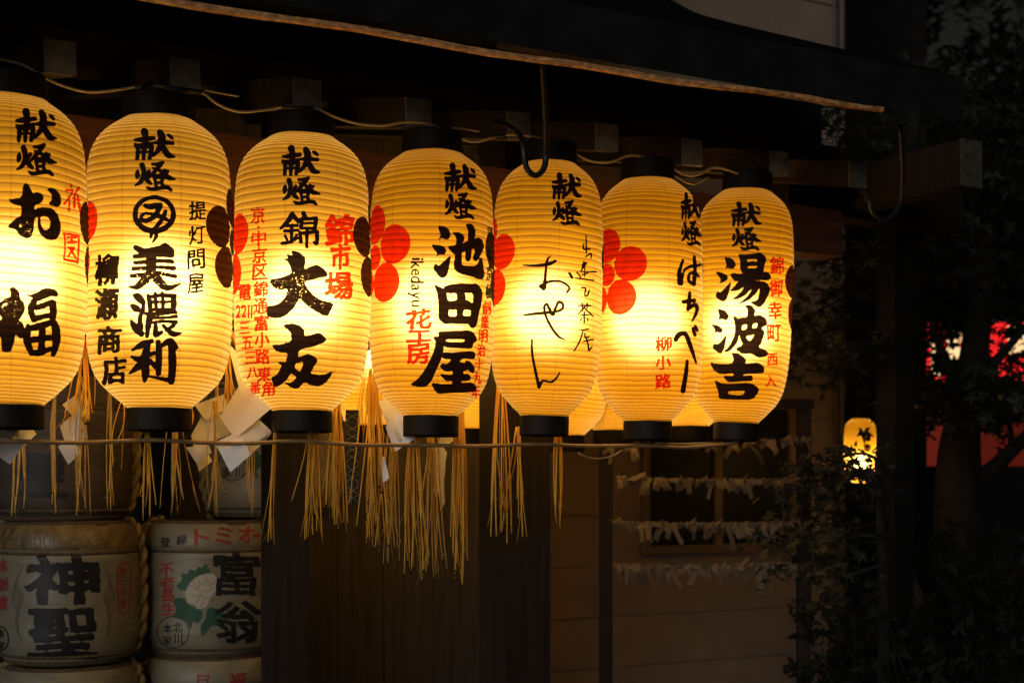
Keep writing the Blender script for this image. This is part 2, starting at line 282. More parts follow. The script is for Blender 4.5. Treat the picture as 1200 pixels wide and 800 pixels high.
CH_RI = [(S_, [(218, 432, 14), (140, 462, 22), (68, 500, 6)]), (S_, [(64, 555, 7), (120, 570, 19), (232, 524, 13)]), (S_, [(192, 452, 16), (168, 560, 30), (170, 680, 26), (163, 742, 9)]), (S_, [(150, 592, 20), (104, 640, 20), (48, 682, 5)]), (S_, [(192, 570, 10), (230, 610, 15), (242, 640, 6)]), (S_, [(270, 440, 17), (276, 540, 22), (270, 682, 19)]), (S_, [(290, 470, 11), (360, 432, 23), (412, 480, 12)]), (S_, [(372, 440, 24), (380, 600, 27), (372, 742, 24)]), (S_, [(196, 706, 5), (300, 726, 11), (370, 738, 16)])]
CH_NISHIKI = [(S_, [(150, 75, 15), (120, 125, 15), (58, 186, 5)]), (S_, [(150, 78, 12), (200, 130, 12)]), (S_, [(108, 166, 7), (188, 160, 8)]), (S_, [(90, 206, 7), (192, 200, 8)]), (S_, [(145, 160, 9), (145, 292, 10)]), (S_, [(95, 245, 7), (110, 272, 8)]), (S_, [(185, 236, 7), (166, 270, 6)]), (S_, [(72, 302, 10), (130, 290, 9), (206, 254, 6)]), (S_, [(238, 68, 14), (256, 100, 11)]), (S_, [(224, 110, 10), (220, 182, 10)]), (S_, [(225, 113, 8), (336, 106, 12)]), (S_, [(336, 112, 13), (326, 186, 11)]), (S_, [(225, 146, 6), (330, 143, 6)]), (S_, [(225, 186, 7), (330, 183, 7)]), (S_, [(210, 216, 9), (218, 290, 10)]), (S_, [(210, 222, 8), (346, 211, 10)]), (S_, [(345, 216, 12), (340, 298, 11), (318, 292, 5)]), (S_, [(265, 190, 9), (264, 328, 9)])]
CH_DAI = [(P_, [(350, 72), (400, 82), (450, 108), (490, 155), (475, 262), (530, 235), (590, 215), (640, 232), (685, 275), (706, 312), (690, 332), (600, 347), (470, 378), (500, 440), (560, 510), (640, 565), (766, 593), (740, 650), (712, 714), (660, 710), (580, 665), (500, 610), (430, 535), (380, 630), (310, 700), (240, 737), (170, 740), (108, 715), (110, 620), (180, 620), (240, 590), (300, 520), (320, 448), (250, 462), (190, 447), (128, 368), (250, 340), (356, 300), (345, 240), (318, 185), (270, 153), (322, 152), (303, 106), (362, 122)])]
CH_YU = [(P_, [(283, 105), (330, 83), (400, 83), (460, 105), (502, 150), (500, 215), (580, 200), (650, 176), (700, 205), (733, 245), (700, 280), (600, 317), (448, 350), (430, 440), (480, 420), (540, 392), (600, 420), (646, 460), (600, 530), (563, 600), (640, 615), (720, 610), (802, 573), (770, 640), (720, 700), (640, 736), (570, 720), (510, 685), (440, 757), (390, 757), (330, 722), (292, 695), (370, 695), (430, 640), (365, 590), (310, 680), (215, 743), (180, 720), (158, 640), (215, 620), (275, 520), (228, 490), (260, 477), (312, 490), (335, 382), (260, 382), (200, 362), (166, 303), (260, 300), (372, 265), (370, 180), (330, 140)]), (H_, [(400, 540), (412, 490), (500, 474), (470, 582), (430, 570)])]
CH_IKE = [(P_, [(140, 103), (200, 108), (270, 138), (298, 208), (280, 265), (240, 276), (190, 255), (143, 274), (180, 235)]), (P_, [(60, 340), (150, 345), (220, 363), (246, 415), (215, 466), (155, 455), (123, 495), (135, 445), (90, 400)]), (P_, [(302, 466), (285, 600), (255, 720), (210, 756), (160, 740), (100, 665), (83, 630), (105, 575), (150, 610), (215, 550)]),
  (P_, [(318, 188), (400, 182), (450, 215), (472, 265), (440, 340), (435, 590), (470, 602), (622, 610), (680, 478), (700, 580), (722, 720), (695, 772), (640, 765), (560, 735), (440, 705), (380, 680), (345, 640), (338, 580), (360, 460), (330, 450), (253, 358), (370, 347), (375, 280), (360, 235)]), (P_, [(370, 347), (465, 318), (520, 292), (590, 275), (640, 243), (690, 272), (716, 365), (690, 430), (645, 520), (610, 547), (578, 520), (580, 470), (602, 440), (595, 378), (560, 395), (440, 437), (380, 440)]), (P_, [(483, 83), (550, 76), (590, 113), (609, 170), (590, 300), (560, 400), (550, 520), (515, 554), (483, 530), (485, 400), (520, 270), (520, 160)])]
CH_TA = [(P_, [(98, 90), (160, 120), (213, 147), (216, 116), (290, 93), (400, 78), (560, 85), (620, 73), (680, 138), (697, 220), (680, 330), (640, 500), (620, 600), (580, 637), (545, 625), (525, 582), (420, 580), (290, 572), (240, 584), (180, 552), (146, 500), (150, 300), (130, 190)]), (H_, [(245, 180), (270, 200), (372, 193), (386, 287), (263, 302)]), (H_, [(463, 188), (582, 193), (577, 332), (520, 290), (483, 280), (490, 240)]), (H_, [(268, 398), (320, 405), (377, 398), (376, 492), (273, 492)]), (H_, [(462, 402), (556, 409), (546, 490), (448, 480)])]
CH_YA = [(P_, [(338, 73), (500, 72), (670, 63), (715, 92), (742, 140), (735, 180), (702, 195), (695, 240), (670, 253), (430, 240), (400, 225), (395, 280), (370, 370), (320, 480), (270, 590), (220, 645), (165, 656), (48, 628), (130, 570), (200, 480), (270, 350), (310, 240), (318, 180), (288, 133), (352, 130)]), (H_, [(408, 155), (626, 151), (610, 189), (430, 186)]),
  (P_, [(388, 290), (500, 295), (700, 278), (732, 310), (720, 357), (670, 361), (600, 350), (558, 392), (620, 405), (630, 375), (680, 388), (721, 450), (715, 502), (685, 507), (650, 465), (600, 490), (600, 520), (650, 513), (682, 540), (670, 582), (580, 590), (580, 612), (690, 603), (742, 650), (720, 702), (640, 706), (450, 712), (350, 724), (300, 680), (268, 608), (400, 625), (490, 620), (490, 590), (430, 590), (390, 560), (363, 518), (440, 525), (495, 520), (490, 485), (410, 491), (358, 440), (380, 408), (440, 415), (482, 365), (410, 361), (375, 340)])]
CH_OSEN = [(S_, [(38, 95, 2), (100, 97, 5), (170, 90, 8), (210, 72, 6)]), (S_, [(182, 48, 2), (165, 70, 5), (158, 130, 5), (152, 198, 9)]), (P_, [(116, 205), (150, 190), (164, 205), (150, 234)]), (S_, [(150, 195, 7), (180, 182, 5), (230, 180, 4), (270, 200, 4), (284, 220, 4), (270, 241, 4)]), (S_, [(284, 138, 5), (298, 160, 6)]), (S_, [(42, 362, 3), (120, 352, 6), (200, 345, 5), (245, 330, 5), (248, 302, 5), (226, 292, 5), (210, 325, 6), (195, 358, 8), (176, 325, 6), (163, 303, 5), (150, 320, 5), (160, 370, 5), (190, 430, 5), (225, 475, 5), (257, 493, 2)]), (S_, [(84, 495, 3), (86, 570, 5), (105, 670, 6), (122, 746, 8)]), (S_, [(122, 746, 8), (142, 714, 4), (185, 720, 4), (212, 702, 4), (232, 670, 2)])]
CH_DEAI = [(S_, [(133, 75, 2), (135, 180, 4)]), (S_, [(118, 130, 3), (120, 160, 4), (155, 158, 4)]), (S_, [(130, 205, 3), (162, 186, 4), (162, 212, 3)]), (S_, [(120, 235, 4), (105, 290, 4)]), (S_, [(110, 250, 3), (135, 240, 4), (105, 285, 3)]), (S_, [(95, 290, 2), (192, 293, 4)]), (S_, [(110, 310, 3), (142, 300, 3)]), (S_, [(80, 295, 4), (100, 322, 4)]), (S_, [(75, 330, 3), (120, 335, 4), (175, 343, 4)]), (S_, [(125, 250, 3), (125, 320, 3)]), (S_, [(108, 385, 3), (130, 390, 4), (124, 430, 3), (140, 430, 4), (152, 400, 3)]), (S_, [(85, 490, 3), (160, 490, 4)]), (S_, [(110, 478, 3), (112, 505, 3)]), (S_, [(140, 475, 3), (138, 505, 3)]), (S_, [(125, 500, 4), (85, 541, 3)]), (S_, [(125, 505, 3), (172, 552, 4)]), (S_, [(100, 545, 3), (150, 545, 3)]), (S_, [(122, 530, 4), (122, 590, 4)]), (S_, [(106, 568, 3), (98, 578, 3)]), (S_, [(140, 565, 3), (144, 580, 3)]),
  (S_, [(100, 635, 3), (145, 628, 4)]), (S_, [(115, 640, 3), (95, 700, 4), (63, 757, 3)]), (S_, [(125, 650, 3), (130, 680, 4), (150, 670, 3)]), (S_, [(118, 700, 3), (162, 690, 4)]), (S_, [(135, 680, 3), (145, 720, 4), (150, 750, 5), (168, 730, 3)]), (S_, [(171, 690, 4), (173, 694, 3)])]
CH_HACHI = [(S_, [(92, 45, 4), (74, 105, 8), (78, 165, 14)]), (S_, [(85, 165, 5), (95, 110, 3), (120, 84, 5), (186, 70, 4)]), (S_, [(152, 28, 6), (156, 100, 7), (150, 172, 9)]), (S_, [(150, 172, 8), (125, 157, 6), (126, 120, 5), (155, 115, 6), (177, 132, 4)]), (S_, [(95, 268, 7), (152, 260, 8)]), (S_, [(128, 220, 6), (125, 275, 8), (118, 310, 6)]), (S_, [(118, 310, 6), (150, 284, 8), (168, 300, 8), (160, 335, 6), (142, 370, 2)]), (S_, [(53, 470, 9), (70, 445, 11), (104, 440, 9), (130, 500, 9), (162, 592, 3)]), (S_, [(145, 410, 5), (156, 446, 6)]), (S_, [(158, 398, 5), (169, 421, 5)]), (S_, [(115, 585, 5), (108, 650, 8), (92, 745, 10)])]
CH_YUU = [(P_, [(218, 143), (290, 148), (345, 193), (356, 240), (325, 285), (265, 265), (226, 280), (250, 235)]), (P_, [(110, 320), (190, 328), (250, 358), (261, 400), (220, 436), (148, 462), (180, 420), (150, 370)]), (P_, [(303, 428), (280, 530), (245, 650), (200, 684), (130, 640), (113, 600), (135, 547), (165, 575), (230, 510)]),
  (P_, [(383, 106), (520, 105), (640, 83), (700, 113), (729, 170), (700, 240), (690, 332), (440, 337), (413, 290), (410, 180)]), (H_, [(488, 163), (622, 158), (612, 202), (560, 185), (500, 202)]), (H_, [(493, 248), (622, 243), (610, 274), (500, 277)]), (P_, [(287, 336), (440, 340), (690, 325), (750, 322), (787, 380), (750, 422), (650, 415), (480, 425), (350, 432), (310, 395)]),
  (P_, [(390, 430), (500, 425), (690, 430), (740, 460), (777, 530), (750, 600), (700, 700), (650, 747), (590, 725), (528, 685), (620, 670), (652, 520), (640, 515), (600, 580), (520, 660), (378, 714), (440, 670), (520, 590), (560, 515), (540, 530), (460, 610), (390, 645), (298, 653), (370, 610), (430, 550), (460, 500), (420, 520), (370, 550), (278, 550), (330, 510)])]
CH_HA = [(P_, [(86, 73), (140, 90), (169, 130), (150, 162), (110, 150), (88, 162), (100, 135)]), (P_, [(33, 191), (90, 200), (126, 235), (110, 256), (75, 248), (56, 267), (65, 230)]), (P_, [(153, 266), (135, 370), (110, 411), (80, 400), (48, 370), (53, 338), (90, 345)]), (P_, [(198, 128), (235, 145), (252, 200), (247, 270), (222, 340), (180, 390), (123, 402), (170, 360), (210, 280), (217, 200)]),
  (P_, [(235, 145), (305, 140), (312, 90), (288, 48), (330, 48), (366, 86), (355, 130), (400, 120), (442, 148), (456, 192), (405, 218), (436, 250), (415, 320), (385, 365), (440, 383), (464, 405), (440, 436), (385, 441), (330, 405), (275, 413), (213, 378), (275, 345), (245, 280), (240, 200)]), (H_, [(268, 195), (306, 189), (301, 231), (258, 236)]), (H_, [(350, 184), (386, 177), (376, 221), (340, 223)]), (H_, [(288, 280), (366, 264), (325, 327)])]
CH_KICHI = [(P_, [(28, 473), (70, 490), (190, 490), (206, 450), (186, 405), (250, 413), (299, 460), (285, 490), (385, 478), (432, 510), (428, 556), (350, 561), (275, 565), (275, 580), (342, 573), (346, 615), (250, 619), (165, 627), (118, 578), (205, 580), (205, 558), (100, 566), (50, 530)]), (P_, [(58, 605), (120, 640), (330, 630), (391, 670), (385, 702), (345, 757), (140, 753), (93, 747), (88, 690)]), (H_, [(158, 691), (292, 687), (275, 722), (165, 719)])]

load_glyphs('柳瀬商店提灯問屋錦市場京中区通富小路東角電三五八番ikedayu花工房新極創業明治十九年柳小路御幸町西入神聖富翁トミオ登録不老長生北川本家朝貴福塩命祭月桂冠2')

# ------------------------------------------------------------------ lantern paper, ink and body
def paper_mat(name, tint, grime, lobe):
    m = bpy.data.materials.new(name); m.use_nodes = True; t = m.node_tree; nd = t.nodes; nd.remove(nd['Principled BSDF']); L = t.links.new
    def n(ty, **k):
        o = nd.new(ty)
        for a, b in k.items(): setattr(o, a, b)
        return o
    def mth(op, a, b=None, c=None):
        o = n('ShaderNodeMath', operation=op)
        for i, x in enumerate((a, b, c)):
            if x is None: continue
            if isinstance(x, (int, float)): o.inputs[i].default_value = x
            else: L(x, o.inputs[i])
        return o.outputs[0]
    def ss(x, a, b):
        o = n('ShaderNodeMapRange', interpolation_type='SMOOTHSTEP'); L(x, o.inputs[0]); o.inputs[1].default_value = a; o.inputs[2].default_value = b; return o.outputs[0]
    uv = n('ShaderNodeUVMap'); uv.uv_map = 'rib'; sp = n('ShaderNodeSeparateXYZ'); L(uv.outputs[0], sp.inputs[0])
    tc = n('ShaderNodeTexCoord')
    nz = n('ShaderNodeTexNoise'); nz.inputs['Scale'].default_value = 7; nz.inputs['Detail'].default_value = 8; nz.inputs['Roughness'].default_value = .6; L(tc.outputs['Object'], nz.inputs[0])
    mp = n('ShaderNodeMapping'); mp.inputs['Scale'].default_value = (9, 9, 90); L(tc.outputs['Object'], mp.inputs[0])
    nz2 = n('ShaderNodeTexNoise'); nz2.inputs['Scale'].default_value = 1.5; nz2.inputs['Detail'].default_value = 4; L(mp.outputs[0], nz2.inputs[0])
    fib = n('ShaderNodeTexNoise'); fib.inputs['Scale'].default_value = 60; fib.inputs['Detail'].default_value = 5; L(tc.outputs['Object'], fib.inputs[0])
    fr = mth('ABSOLUTE', mth('SUBTRACT', mth('FRACT', sp.outputs[1]), .5))         # .5 on a rib
    rib = mth('MULTIPLY', ss(fr, .36, .45), mth('ADD', .62, mth('MULTIPLY', nz2.outputs[0], .6)))
    sm = mth('ABSOLUTE', mth('SUBTRACT', mth('FRACT', mth('MULTIPLY', sp.outputs[0], 8)), .5))
    seam = mth('MULTIPLY', ss(sm, .484, .494), .28)
    spot = mth('MULTIPLY', ss(nz2.outputs[0], .66, .74), mth('MULTIPLY', ss(fr, .3, .42), grime))      # dirt caught along the ribs
    dark = mth('ADD', mth('MULTIPLY', rib, .82), mth('ADD', seam, spot))
    dark = mth('MINIMUM', dark, .93)
    cm = n('ShaderNodeMix', data_type='RGBA'); L(dark, cm.inputs[0])
    rp = n('ShaderNodeValToRGB'); rp.color_ramp.elements[0].position = .3; rp.color_ramp.elements[1].position = .75
    rp.color_ramp.elements[0].color = (*[x * y for x, y in zip(tint, (.86, .80, .68))], 1); rp.color_ramp.elements[1].color = (*tint, 1); L(nz.outputs[0], rp.inputs[0])
    L(rp.outputs[0], cm.inputs[6]); cm.inputs[7].default_value = (.16, .05, .008, 1)
    fm = n('ShaderNodeMix', data_type='RGBA'); fm.blend_type = 'MULTIPLY'; fm.inputs[0].default_value = .25; L(cm.outputs[2], fm.inputs[6]); L(fib.outputs[0], fm.inputs[7])
    tr = n('ShaderNodeBsdfTranslucent'); L(fm.outputs[2], tr.inputs[0])
    df = n('ShaderNodeBsdfDiffuse'); L(fm.outputs[2], df.inputs[0])
    rf = n('ShaderNodeBsdfRefraction'); rf.inputs['IOR'].default_value = 1.25; rf.inputs['Roughness'].default_value = 1.; 
    rc = n('ShaderNodeMix', data_type='RGBA'); L(dark, rc.inputs[0]); rc.inputs[6].default_value = (.78, .62, .25, 1); rc.inputs[7].default_value = (.35, .18, .05, 1); L(rc.outputs[2], rf.inputs[0])
    m1 = n('ShaderNodeMixShader'); m1.inputs[0].default_value = .22; L(tr.outputs[0], m1.inputs[1]); L(df.outputs[0], m1.inputs[2])
    m2 = n('ShaderNodeMixShader'); m2.inputs[0].default_value = lobe; L(m1.outputs[0], m2.inputs[1]); L(rf.outputs[0], m2.inputs[2])
    L(m2.outputs[0], nd['Material Output'].inputs[0]); return m
def ink_mat(name, body, filt, k):
    m = bpy.data.materials.new(name); m.use_nodes = True; t = m.node_tree; nd = t.nodes; b = nd['Principled BSDF']; b.inputs['Base Color'].default_value = (*body, 1); b.inputs['Roughness'].default_value = .6; b.inputs['Specular IOR Level'].default_value = .2
    tr = nd.new('ShaderNodeBsdfTransparent'); nz = nd.new('ShaderNodeTexNoise'); nz.inputs['Scale'].default_value = 45; nz.inputs['Detail'].default_value = 5
    tc = nd.new('ShaderNodeTexCoord'); L = t.links.new; L(tc.outputs['Object'], nz.inputs[0])
    rp = nd.new('ShaderNodeValToRGB'); rp.color_ramp.elements[0].position = .3; rp.color_ramp.elements[1].position = .75; rp.color_ramp.elements[0].color = (*[x * .8 for x in filt], 1); rp.color_ramp.elements[1].color = (*[min(1, x * 1.15) for x in filt], 1)
    L(nz.outputs[0], rp.inputs[0]); L(rp.outputs[0], tr.inputs[0])
    mx = nd.new('ShaderNodeMixShader'); mx.inputs[0].default_value = k; L(b.outputs[0], mx.inputs[1]); L(tr.outputs[0], mx.inputs[2]); L(mx.outputs[0], nd['Material Output'].inputs[0]); return m
INK_K = ink_mat('black lantern ink', (.008, .007, .007), (.02, .012, .008), .5)
INK_R = ink_mat('red lantern ink', (.45, .03, .015), (.95, .055, .022), .92)
INK_B = ink_mat('brown black crest ink', (.012, .008, .006), (.05, .02, .012), .9)
PROF = np.array([(0, .425), (.012, .47), (.03, .56), (.055, .665), (.085, .785), (.12, .868), (.16, .922), (.21, .957), (.28, .985), (.36, .998), (.46, 1), (.6, 1), (.72, .992), (.79, .972), (.845, .95), (.885, .91), (.92, .845), (.948, .755), (.97, .65), (.988, .54), (1, .47)])
NRIB = 50
tt = np.linspace(0, 1, 801); rr = np.interp(tt, PROF[:, 0], PROF[:, 1])
for _ in range(3): rr = np.concatenate([[rr[0]], np.convolve(rr, np.ones(25) / 25, 'same')[13:-13], [rr[-1]]]) if False else rr
ker = np.hanning(31); ker /= ker.sum(); rr = np.convolve(np.pad(rr, 15, mode='edge'), ker, 'valid')
arc = np.concatenate([[0], np.cumsum(np.hypot(np.diff(tt) * 2.05, np.diff(rr)))]); arc = arc / arc[-1] * NRIB
class Lan:
    def __init__(s, cx, cy, zb, zt, rad, tilt=0, seed=0, yaw=0):
        s.c = np.array([cx, cy, (zb + zt) / 2]); s.H = zt - zb; s.R = rad; s.seed = seed
        s.M = np.array(Matrix.Rotation(R(tilt), 3, 'Y') @ Matrix.Rotation(R(yaw), 3, 'Z')); s.tilt = tilt; s.yaw = yaw
    def rad(s, z, ang):
        t = np.clip(z / s.H + .5, 0, 1); r = np.interp(t, tt, rr) * s.R; a = s.ribs(t, ang)
        r = r * (1 + .006 * np.sin(3 * ang + s.seed) + .005 * np.sin(5 * ang + 9 * t + 2 * s.seed) + .004 * np.sin(14 * t + 2 * ang + s.seed))
        return r - .0024 * np.abs(np.cos(math.pi * (a - .5))) ** 1.0 * 1.0
    def ribs(s, t, ang):                 # rib count up the body: a slow spiral that sags and bunches a little
        return np.interp(t, tt, arc) + ang / (2 * math.pi) + .13 * np.sin(2 * ang + 7 * t + s.seed) + .06 * np.sin(5 * ang - 13 * t + 2 * s.seed) + .07 * np.sin(41 * t + s.seed) + .05 * np.sin(97 * t + 3 * ang + s.seed)
    def world(s, P): return P @ s.M.T + s.c
    def pix(s, px, py, off=.0009):       # photo units -> local points on the paper
        D = np.stack([(px - 600) / F, np.ones_like(px), (560 - py) / F], 1) @ s.M; C = (CAM - s.c) @ s.M
        r = np.full(len(px), s.R)
        a = D[:, 0] ** 2 + D[:, 1] ** 2; b = 2 * (C[0] * D[:, 0] + C[1] * D[:, 1])
        for _ in range(14):
            c = C[0] ** 2 + C[1] ** 2 - r * r; t = (-b - np.sqrt(np.maximum(b * b - 4 * a * c, 0))) / (2 * a)
            P = C + D * t[:, None]; ang = np.arctan2(P[:, 1], P[:, 0]); r = .5 * r + .5 * s.rad(P[:, 2], ang)
        return s.surf(ang, P[:, 2], off)
    def surf(s, ang, z, off=.0009):
        r = s.rad(z, ang) + off; return np.stack([r * np.cos(ang), r * np.sin(ang), z], 1)
def lantern(L, label, group, pm, ink=(), bulb=6., ncol=96, crest=True, name='paper_lantern', cat='lantern', seg=5, lz=.42, crests=(), lcol=(1, .86, .64)):
    e = empty(name, L.c); e.rotation_euler = Matrix(L.M.tolist()).to_euler(); tag(e, label, cat, group)
    V = []; UV = []
    nrow = NRIB * seg; A = np.linspace(0, NRIB, nrow + 1); T = np.interp(A, arc, tt)
    ang = np.linspace(0, 2 * math.pi, ncol + 1)
    zz = (T - .5) * L.H
    Zg, Ag = np.meshgrid(zz, ang, indexing='ij'); pts = L.surf(Ag.ravel(), Zg.ravel(), 0)
    vs = pts.tolist(); w_ = ncol + 1
    fs = [(i * w_ + j, i * w_ + j + 1, (i + 1) * w_ + j + 1, (i + 1) * w_ + j) for i in range(nrow) for j in range(ncol)]
    mi = [0] * len(fs); uvv = np.stack([Ag.ravel() / (2 * math.pi), L.ribs(np.repeat(T, w_), Ag.ravel())], 1).tolist()
    for pv, pf, m_ in list(ink):
        if len(pv) == 0: continue
        o = len(vs); vs += L.pix(pv[:, 0], pv[:, 1]).tolist(); fs += [[i + o for i in f] for f in pf]; mi += [m_] * len(pf); uvv += [(0, 0)] * len(pv)
    for (a0, py, m_, sc_) in crests:       # five round petals about a centre disc, drawn in metres along the paper
        z0 = (560 - py) / F * L.yc + 1.6 - L.c[2]
        view = math.atan2(-L.c[1], -L.c[0]) - R(L.yaw)
        for k in range(6):
            pr = (.0585 if k < 5 else .038) * sc_; pc = (0, 0) if k == 5 else (.0985 * sc_ * math.cos(R(90 + 72 * k)), .0985 * sc_ * math.sin(R(90 + 72 * k)))
            g = []; 
            for q in range(0, 13):
                rq = pr * q / 12
                for j in range(40): g.append((pc[0] + rq * math.cos(j * math.pi / 20), pc[1] + rq * math.sin(j * math.pi / 20)))
            g = np.array(g); an = view + R(a0) + g[:, 0] / L.R; p3 = L.surf(an, z0 + g[:, 1], .0008); o = len(vs); vs += p3.tolist(); uvv += [(0, 0)] * len(g)
            for q in range(12):
                for j in range(40): fs.append([o + q * 40 + j, o + q * 40 + (j + 1) % 40, o + (q + 1) * 40 + (j + 1) % 40, o + (q + 1) * 40 + j]); mi.append(m_)
    me = bpy.data.meshes.new('paper_shade'); me.from_pydata(vs, [], fs)
    for m_ in (pm, INK_K, INK_R, INK_B): me.materials.append(m_)
    me.polygons.foreach_set('material_index', mi); me.polygons.foreach_set('use_smooth', [True] * len(fs))
    ul = me.uv_layers.new(name='rib'); li = np.zeros(len(me.loops), int); me.loops.foreach_get('vertex_index', li); ul.data.foreach_set('uv', np.array(uvv)[li].ravel())
    o = bpy.data.objects.new('paper_shade', me); COL.objects.link(o); o.parent = e
    h = L.H / 2; R0 = L.R
    def part(nm, fn, m_, sm=True):
        b = MB(); fn(b); q = b.build(nm, m_, None, sm); q.parent = e; return q
    rb = R0 * .425; rt = R0 * .47
    part('bottom_ring', lambda b: b.lathe([(rb * .5, -h + .004), (rb, -h + .004), (rb + .003, -h - .002), (rb + .003, -h - .060), (rb, -h - .064), (rb * .93, -h - .064), (rb * .93, -h + .004)], n=120, cap=False), M['lacquer'], False)
    part('base_plate', lambda b: (b.lathe([(.004, -h - .052), (rb * .94, -h - .052), (rb * .94, -h - .042), (.004, -h - .042)], n=32),), M['lacquer'], False)
    part('top_ring', lambda b: b.lathe([(rt * .6, h - .006), (rt, h - .006), (rt + .003, h), (rt + .003, h + .062), (rt, h + .066), (rt * .3, h + .066)], n=120), M['lacquer'], False)
    part('hanging_wire', lambda b: b.tube([(-rt, 0, h + .05), (-rt * .6, 0, h + .10), (0, 0, h + .125), (rt * .6, 0, h + .10), (rt, 0, h + .05)], .0025, 6), M['iron'])
    ld = bpy.data.lights.new('lantern_bulb', 'POINT'); ld.energy = bulb; ld.color = lcol; ld.shadow_soft_size = min(.14, L.R * .72)
    lo = bpy.data.objects.new('lantern_bulb', ld); COL.objects.link(lo); lo.parent = e; lo.location = (0, 0, (lz - .5) * L.H)
    return e
def mk(px, top, bot, Y, halfpx, tilt=0, seed=0, yaw=0):
    L = Lan((px - 600) / F * Y, Y, 1.6 + (560 - bot) / F * Y, 1.6 + (560 - top) / F * (Y - .55 * halfpx * Y / F), halfpx * Y / F * .995, tilt, seed, yaw); L.yc = Y; return L

KB = (330, 171.5, 374.8, 240.5)
def kento(x0, y0, x1, y1, seed): v, f = brush(KENTO, (325, 165, 10), .5, (KB, (x0, y0, x1, y1)), rough=.6, seed=seed, fat=.8); return (v, f, 1)
def col(txt, x0, y0, x1, y1, gw, gh, m_, bold=.055, seed=0, **k):
    n = len(txt); out = []
    for i, c in enumerate(txt):
        if c == '.': continue
        t = i / max(1, n - 1); cx, cy = x0 + (x1 - x0) * t, y0 + (y1 - y0) * t
        out.append((*glyph(c, cx, cy, gw, gh, bold, seed=seed + i * 11, **k), m_))
    return out
def disc(x, y, rx, ry, m_, n=14):
    a = np.linspace(0, 2 * math.pi, n, endpoint=False); v = np.stack([x + rx * np.cos(a), y + ry * np.sin(a)], 1); return (v, [list(range(n))], m_)
def B(spec, crop, m_=1, **k): v, f = brush(spec, crop, **k); return (v, f, m_)
cream = (.50, .245, .014); yel = (.48, .218, .006)
PM1 = paper_mat('cream lantern paper', cream,   .5, .22); PM2 = paper_mat('pale lantern paper', (.51, .26, .02), .15, .22); PM3 = paper_mat('yellow lantern paper', yel, .8, .20); PM4 = paper_mat('amber lantern paper', (.47, .205, .004), .9, .20)
G = 'row of lit paper lanterns under the eave'
LN = [mk(12, 105, 475, 3.875, 88, 0, 1, 20), mk(187, 130, 479, 4.096, 86, 0, 2, 75), mk(354, 152, 482, 4.344, 80.5, 0, 3, 40), mk(506, 172, 488, 4.537, 74.5, .4, 4, 100), mk(641, 185, 488, 4.70, 66, 1.2, 5, 10), mk(759, 205, 494, 4.94, 65, 0, 6, 62), mk(869, 218, 496, 5.14, 59.5, 2.6, 7, 33)]
lantern(LN[0], 'pale lantern with rounded bold black hiragana, cut off by the left edge of the photo', G, PM1,
    [kento(18, 128, 66, 206, 1), B(CH_O, (0, 210, 10), dry=[(330, 600, 80, 90, .7)], seed=3), B(CH_GI, (0, 210, 10), 2, seed=4, fat=.3), B(CH_EN, (65, 210, 8), 2, seed=5, fat=.3), B(CH_FUKU, (0, 330, 8.889), dry=[(130, 250, 120, 140, .45)], seed=6)], 17.5, crests=[(104, 273, 3, 1.0), (-100, 273, 2, 1.)])
lantern(LN[1], 'pale lantern with a circled black character over three bold characters and columns beside', G, PM2,
    [kento(157, 151.5, 205, 224, 11), B(CH_MI, (145, 220, 6.4), seed=12), B(CH_BI, (145, 220, 6.4), dry=[(210, 660, 150, 90, .55)], seed=13), B(CH_NO, (145, 335, 6.67), seed=14), B(CH_RI, (145, 335, 6.67), seed=15)]
    + col('柳瀬', 125, 316, 125, 356, 28, 38, 1, .075, 20) + col('商店', 128, 398, 134.5, 433.5, 29, 34, 1, .075, 25) + col('提灯問屋', 231.5, 247, 229, 332, 20.5, 23, 1, .045, 30), 18, crests=[(-95, 281, 2, 1.), (78, 284, 3, 1.)])
dash = disc(303, 266, 1.6, 1.6, 2)
lantern(LN[2], 'pale lantern with two huge dry brushed black characters and a long red address column', G, PM2,
    [kento(*KB, 21), B(CH_NISHIKI, (320, 240, 6.67), seed=22), B(CH_DAI, (300, 285, 8.42), dry=[(400, 430, 170, 120, .75), (200, 400, 90, 50, .6), (560, 560, 140, 60, .5)], seed=23), B(CH_YU, (300, 370, 8.89), seed=24, dry=[(640, 680, 90, 30, .4)]), dash]
    + [(*glyph('錦', 398, 270, 34, 39, .075, seed=1), 2), (*glyph('市', 399, 301, 25, 31, .075, seed=2), 2), (*glyph('場', 397, 335.5, 32, 34, .07, seed=3), 2)]
    + col('京', 302.5, 252, 302.5, 252, 17, 21, 2, .055, 40) + col('中京区錦通富小路', 303.5, 279, 308, 418, 17.5, 19, 2, .055, 44) + col('東角', 310, 438, 314.5, 455.5, 16, 18, 2, .06, 60)
    + col('電', 287, 342, 287, 342, 15, 19, 2, .055, 70) + [(*glyph('2', 279.5, 365, 6, 15, .06, seed=5), 2), (*glyph('2', 286, 364.5, 6, 15, .06, seed=6), 2), B([(S_, [(292, 358, .7), (291.4, 372, .8)])], (0, 0, 1), 2, rough=.1, step=.4, fat=.2), B([(S_, [(295.5, 358, .7), (295, 372, .8)])], (0, 0, 1), 2, rough=.1, step=.4, fat=.2)]
    + col('三五三八番', 287, 384, 299.5, 454, 13.5, 14.5, 2, .06, 80), 18, crests=[(-92, 294, 2, 1.04), (90, 294, 3, 1.04)])
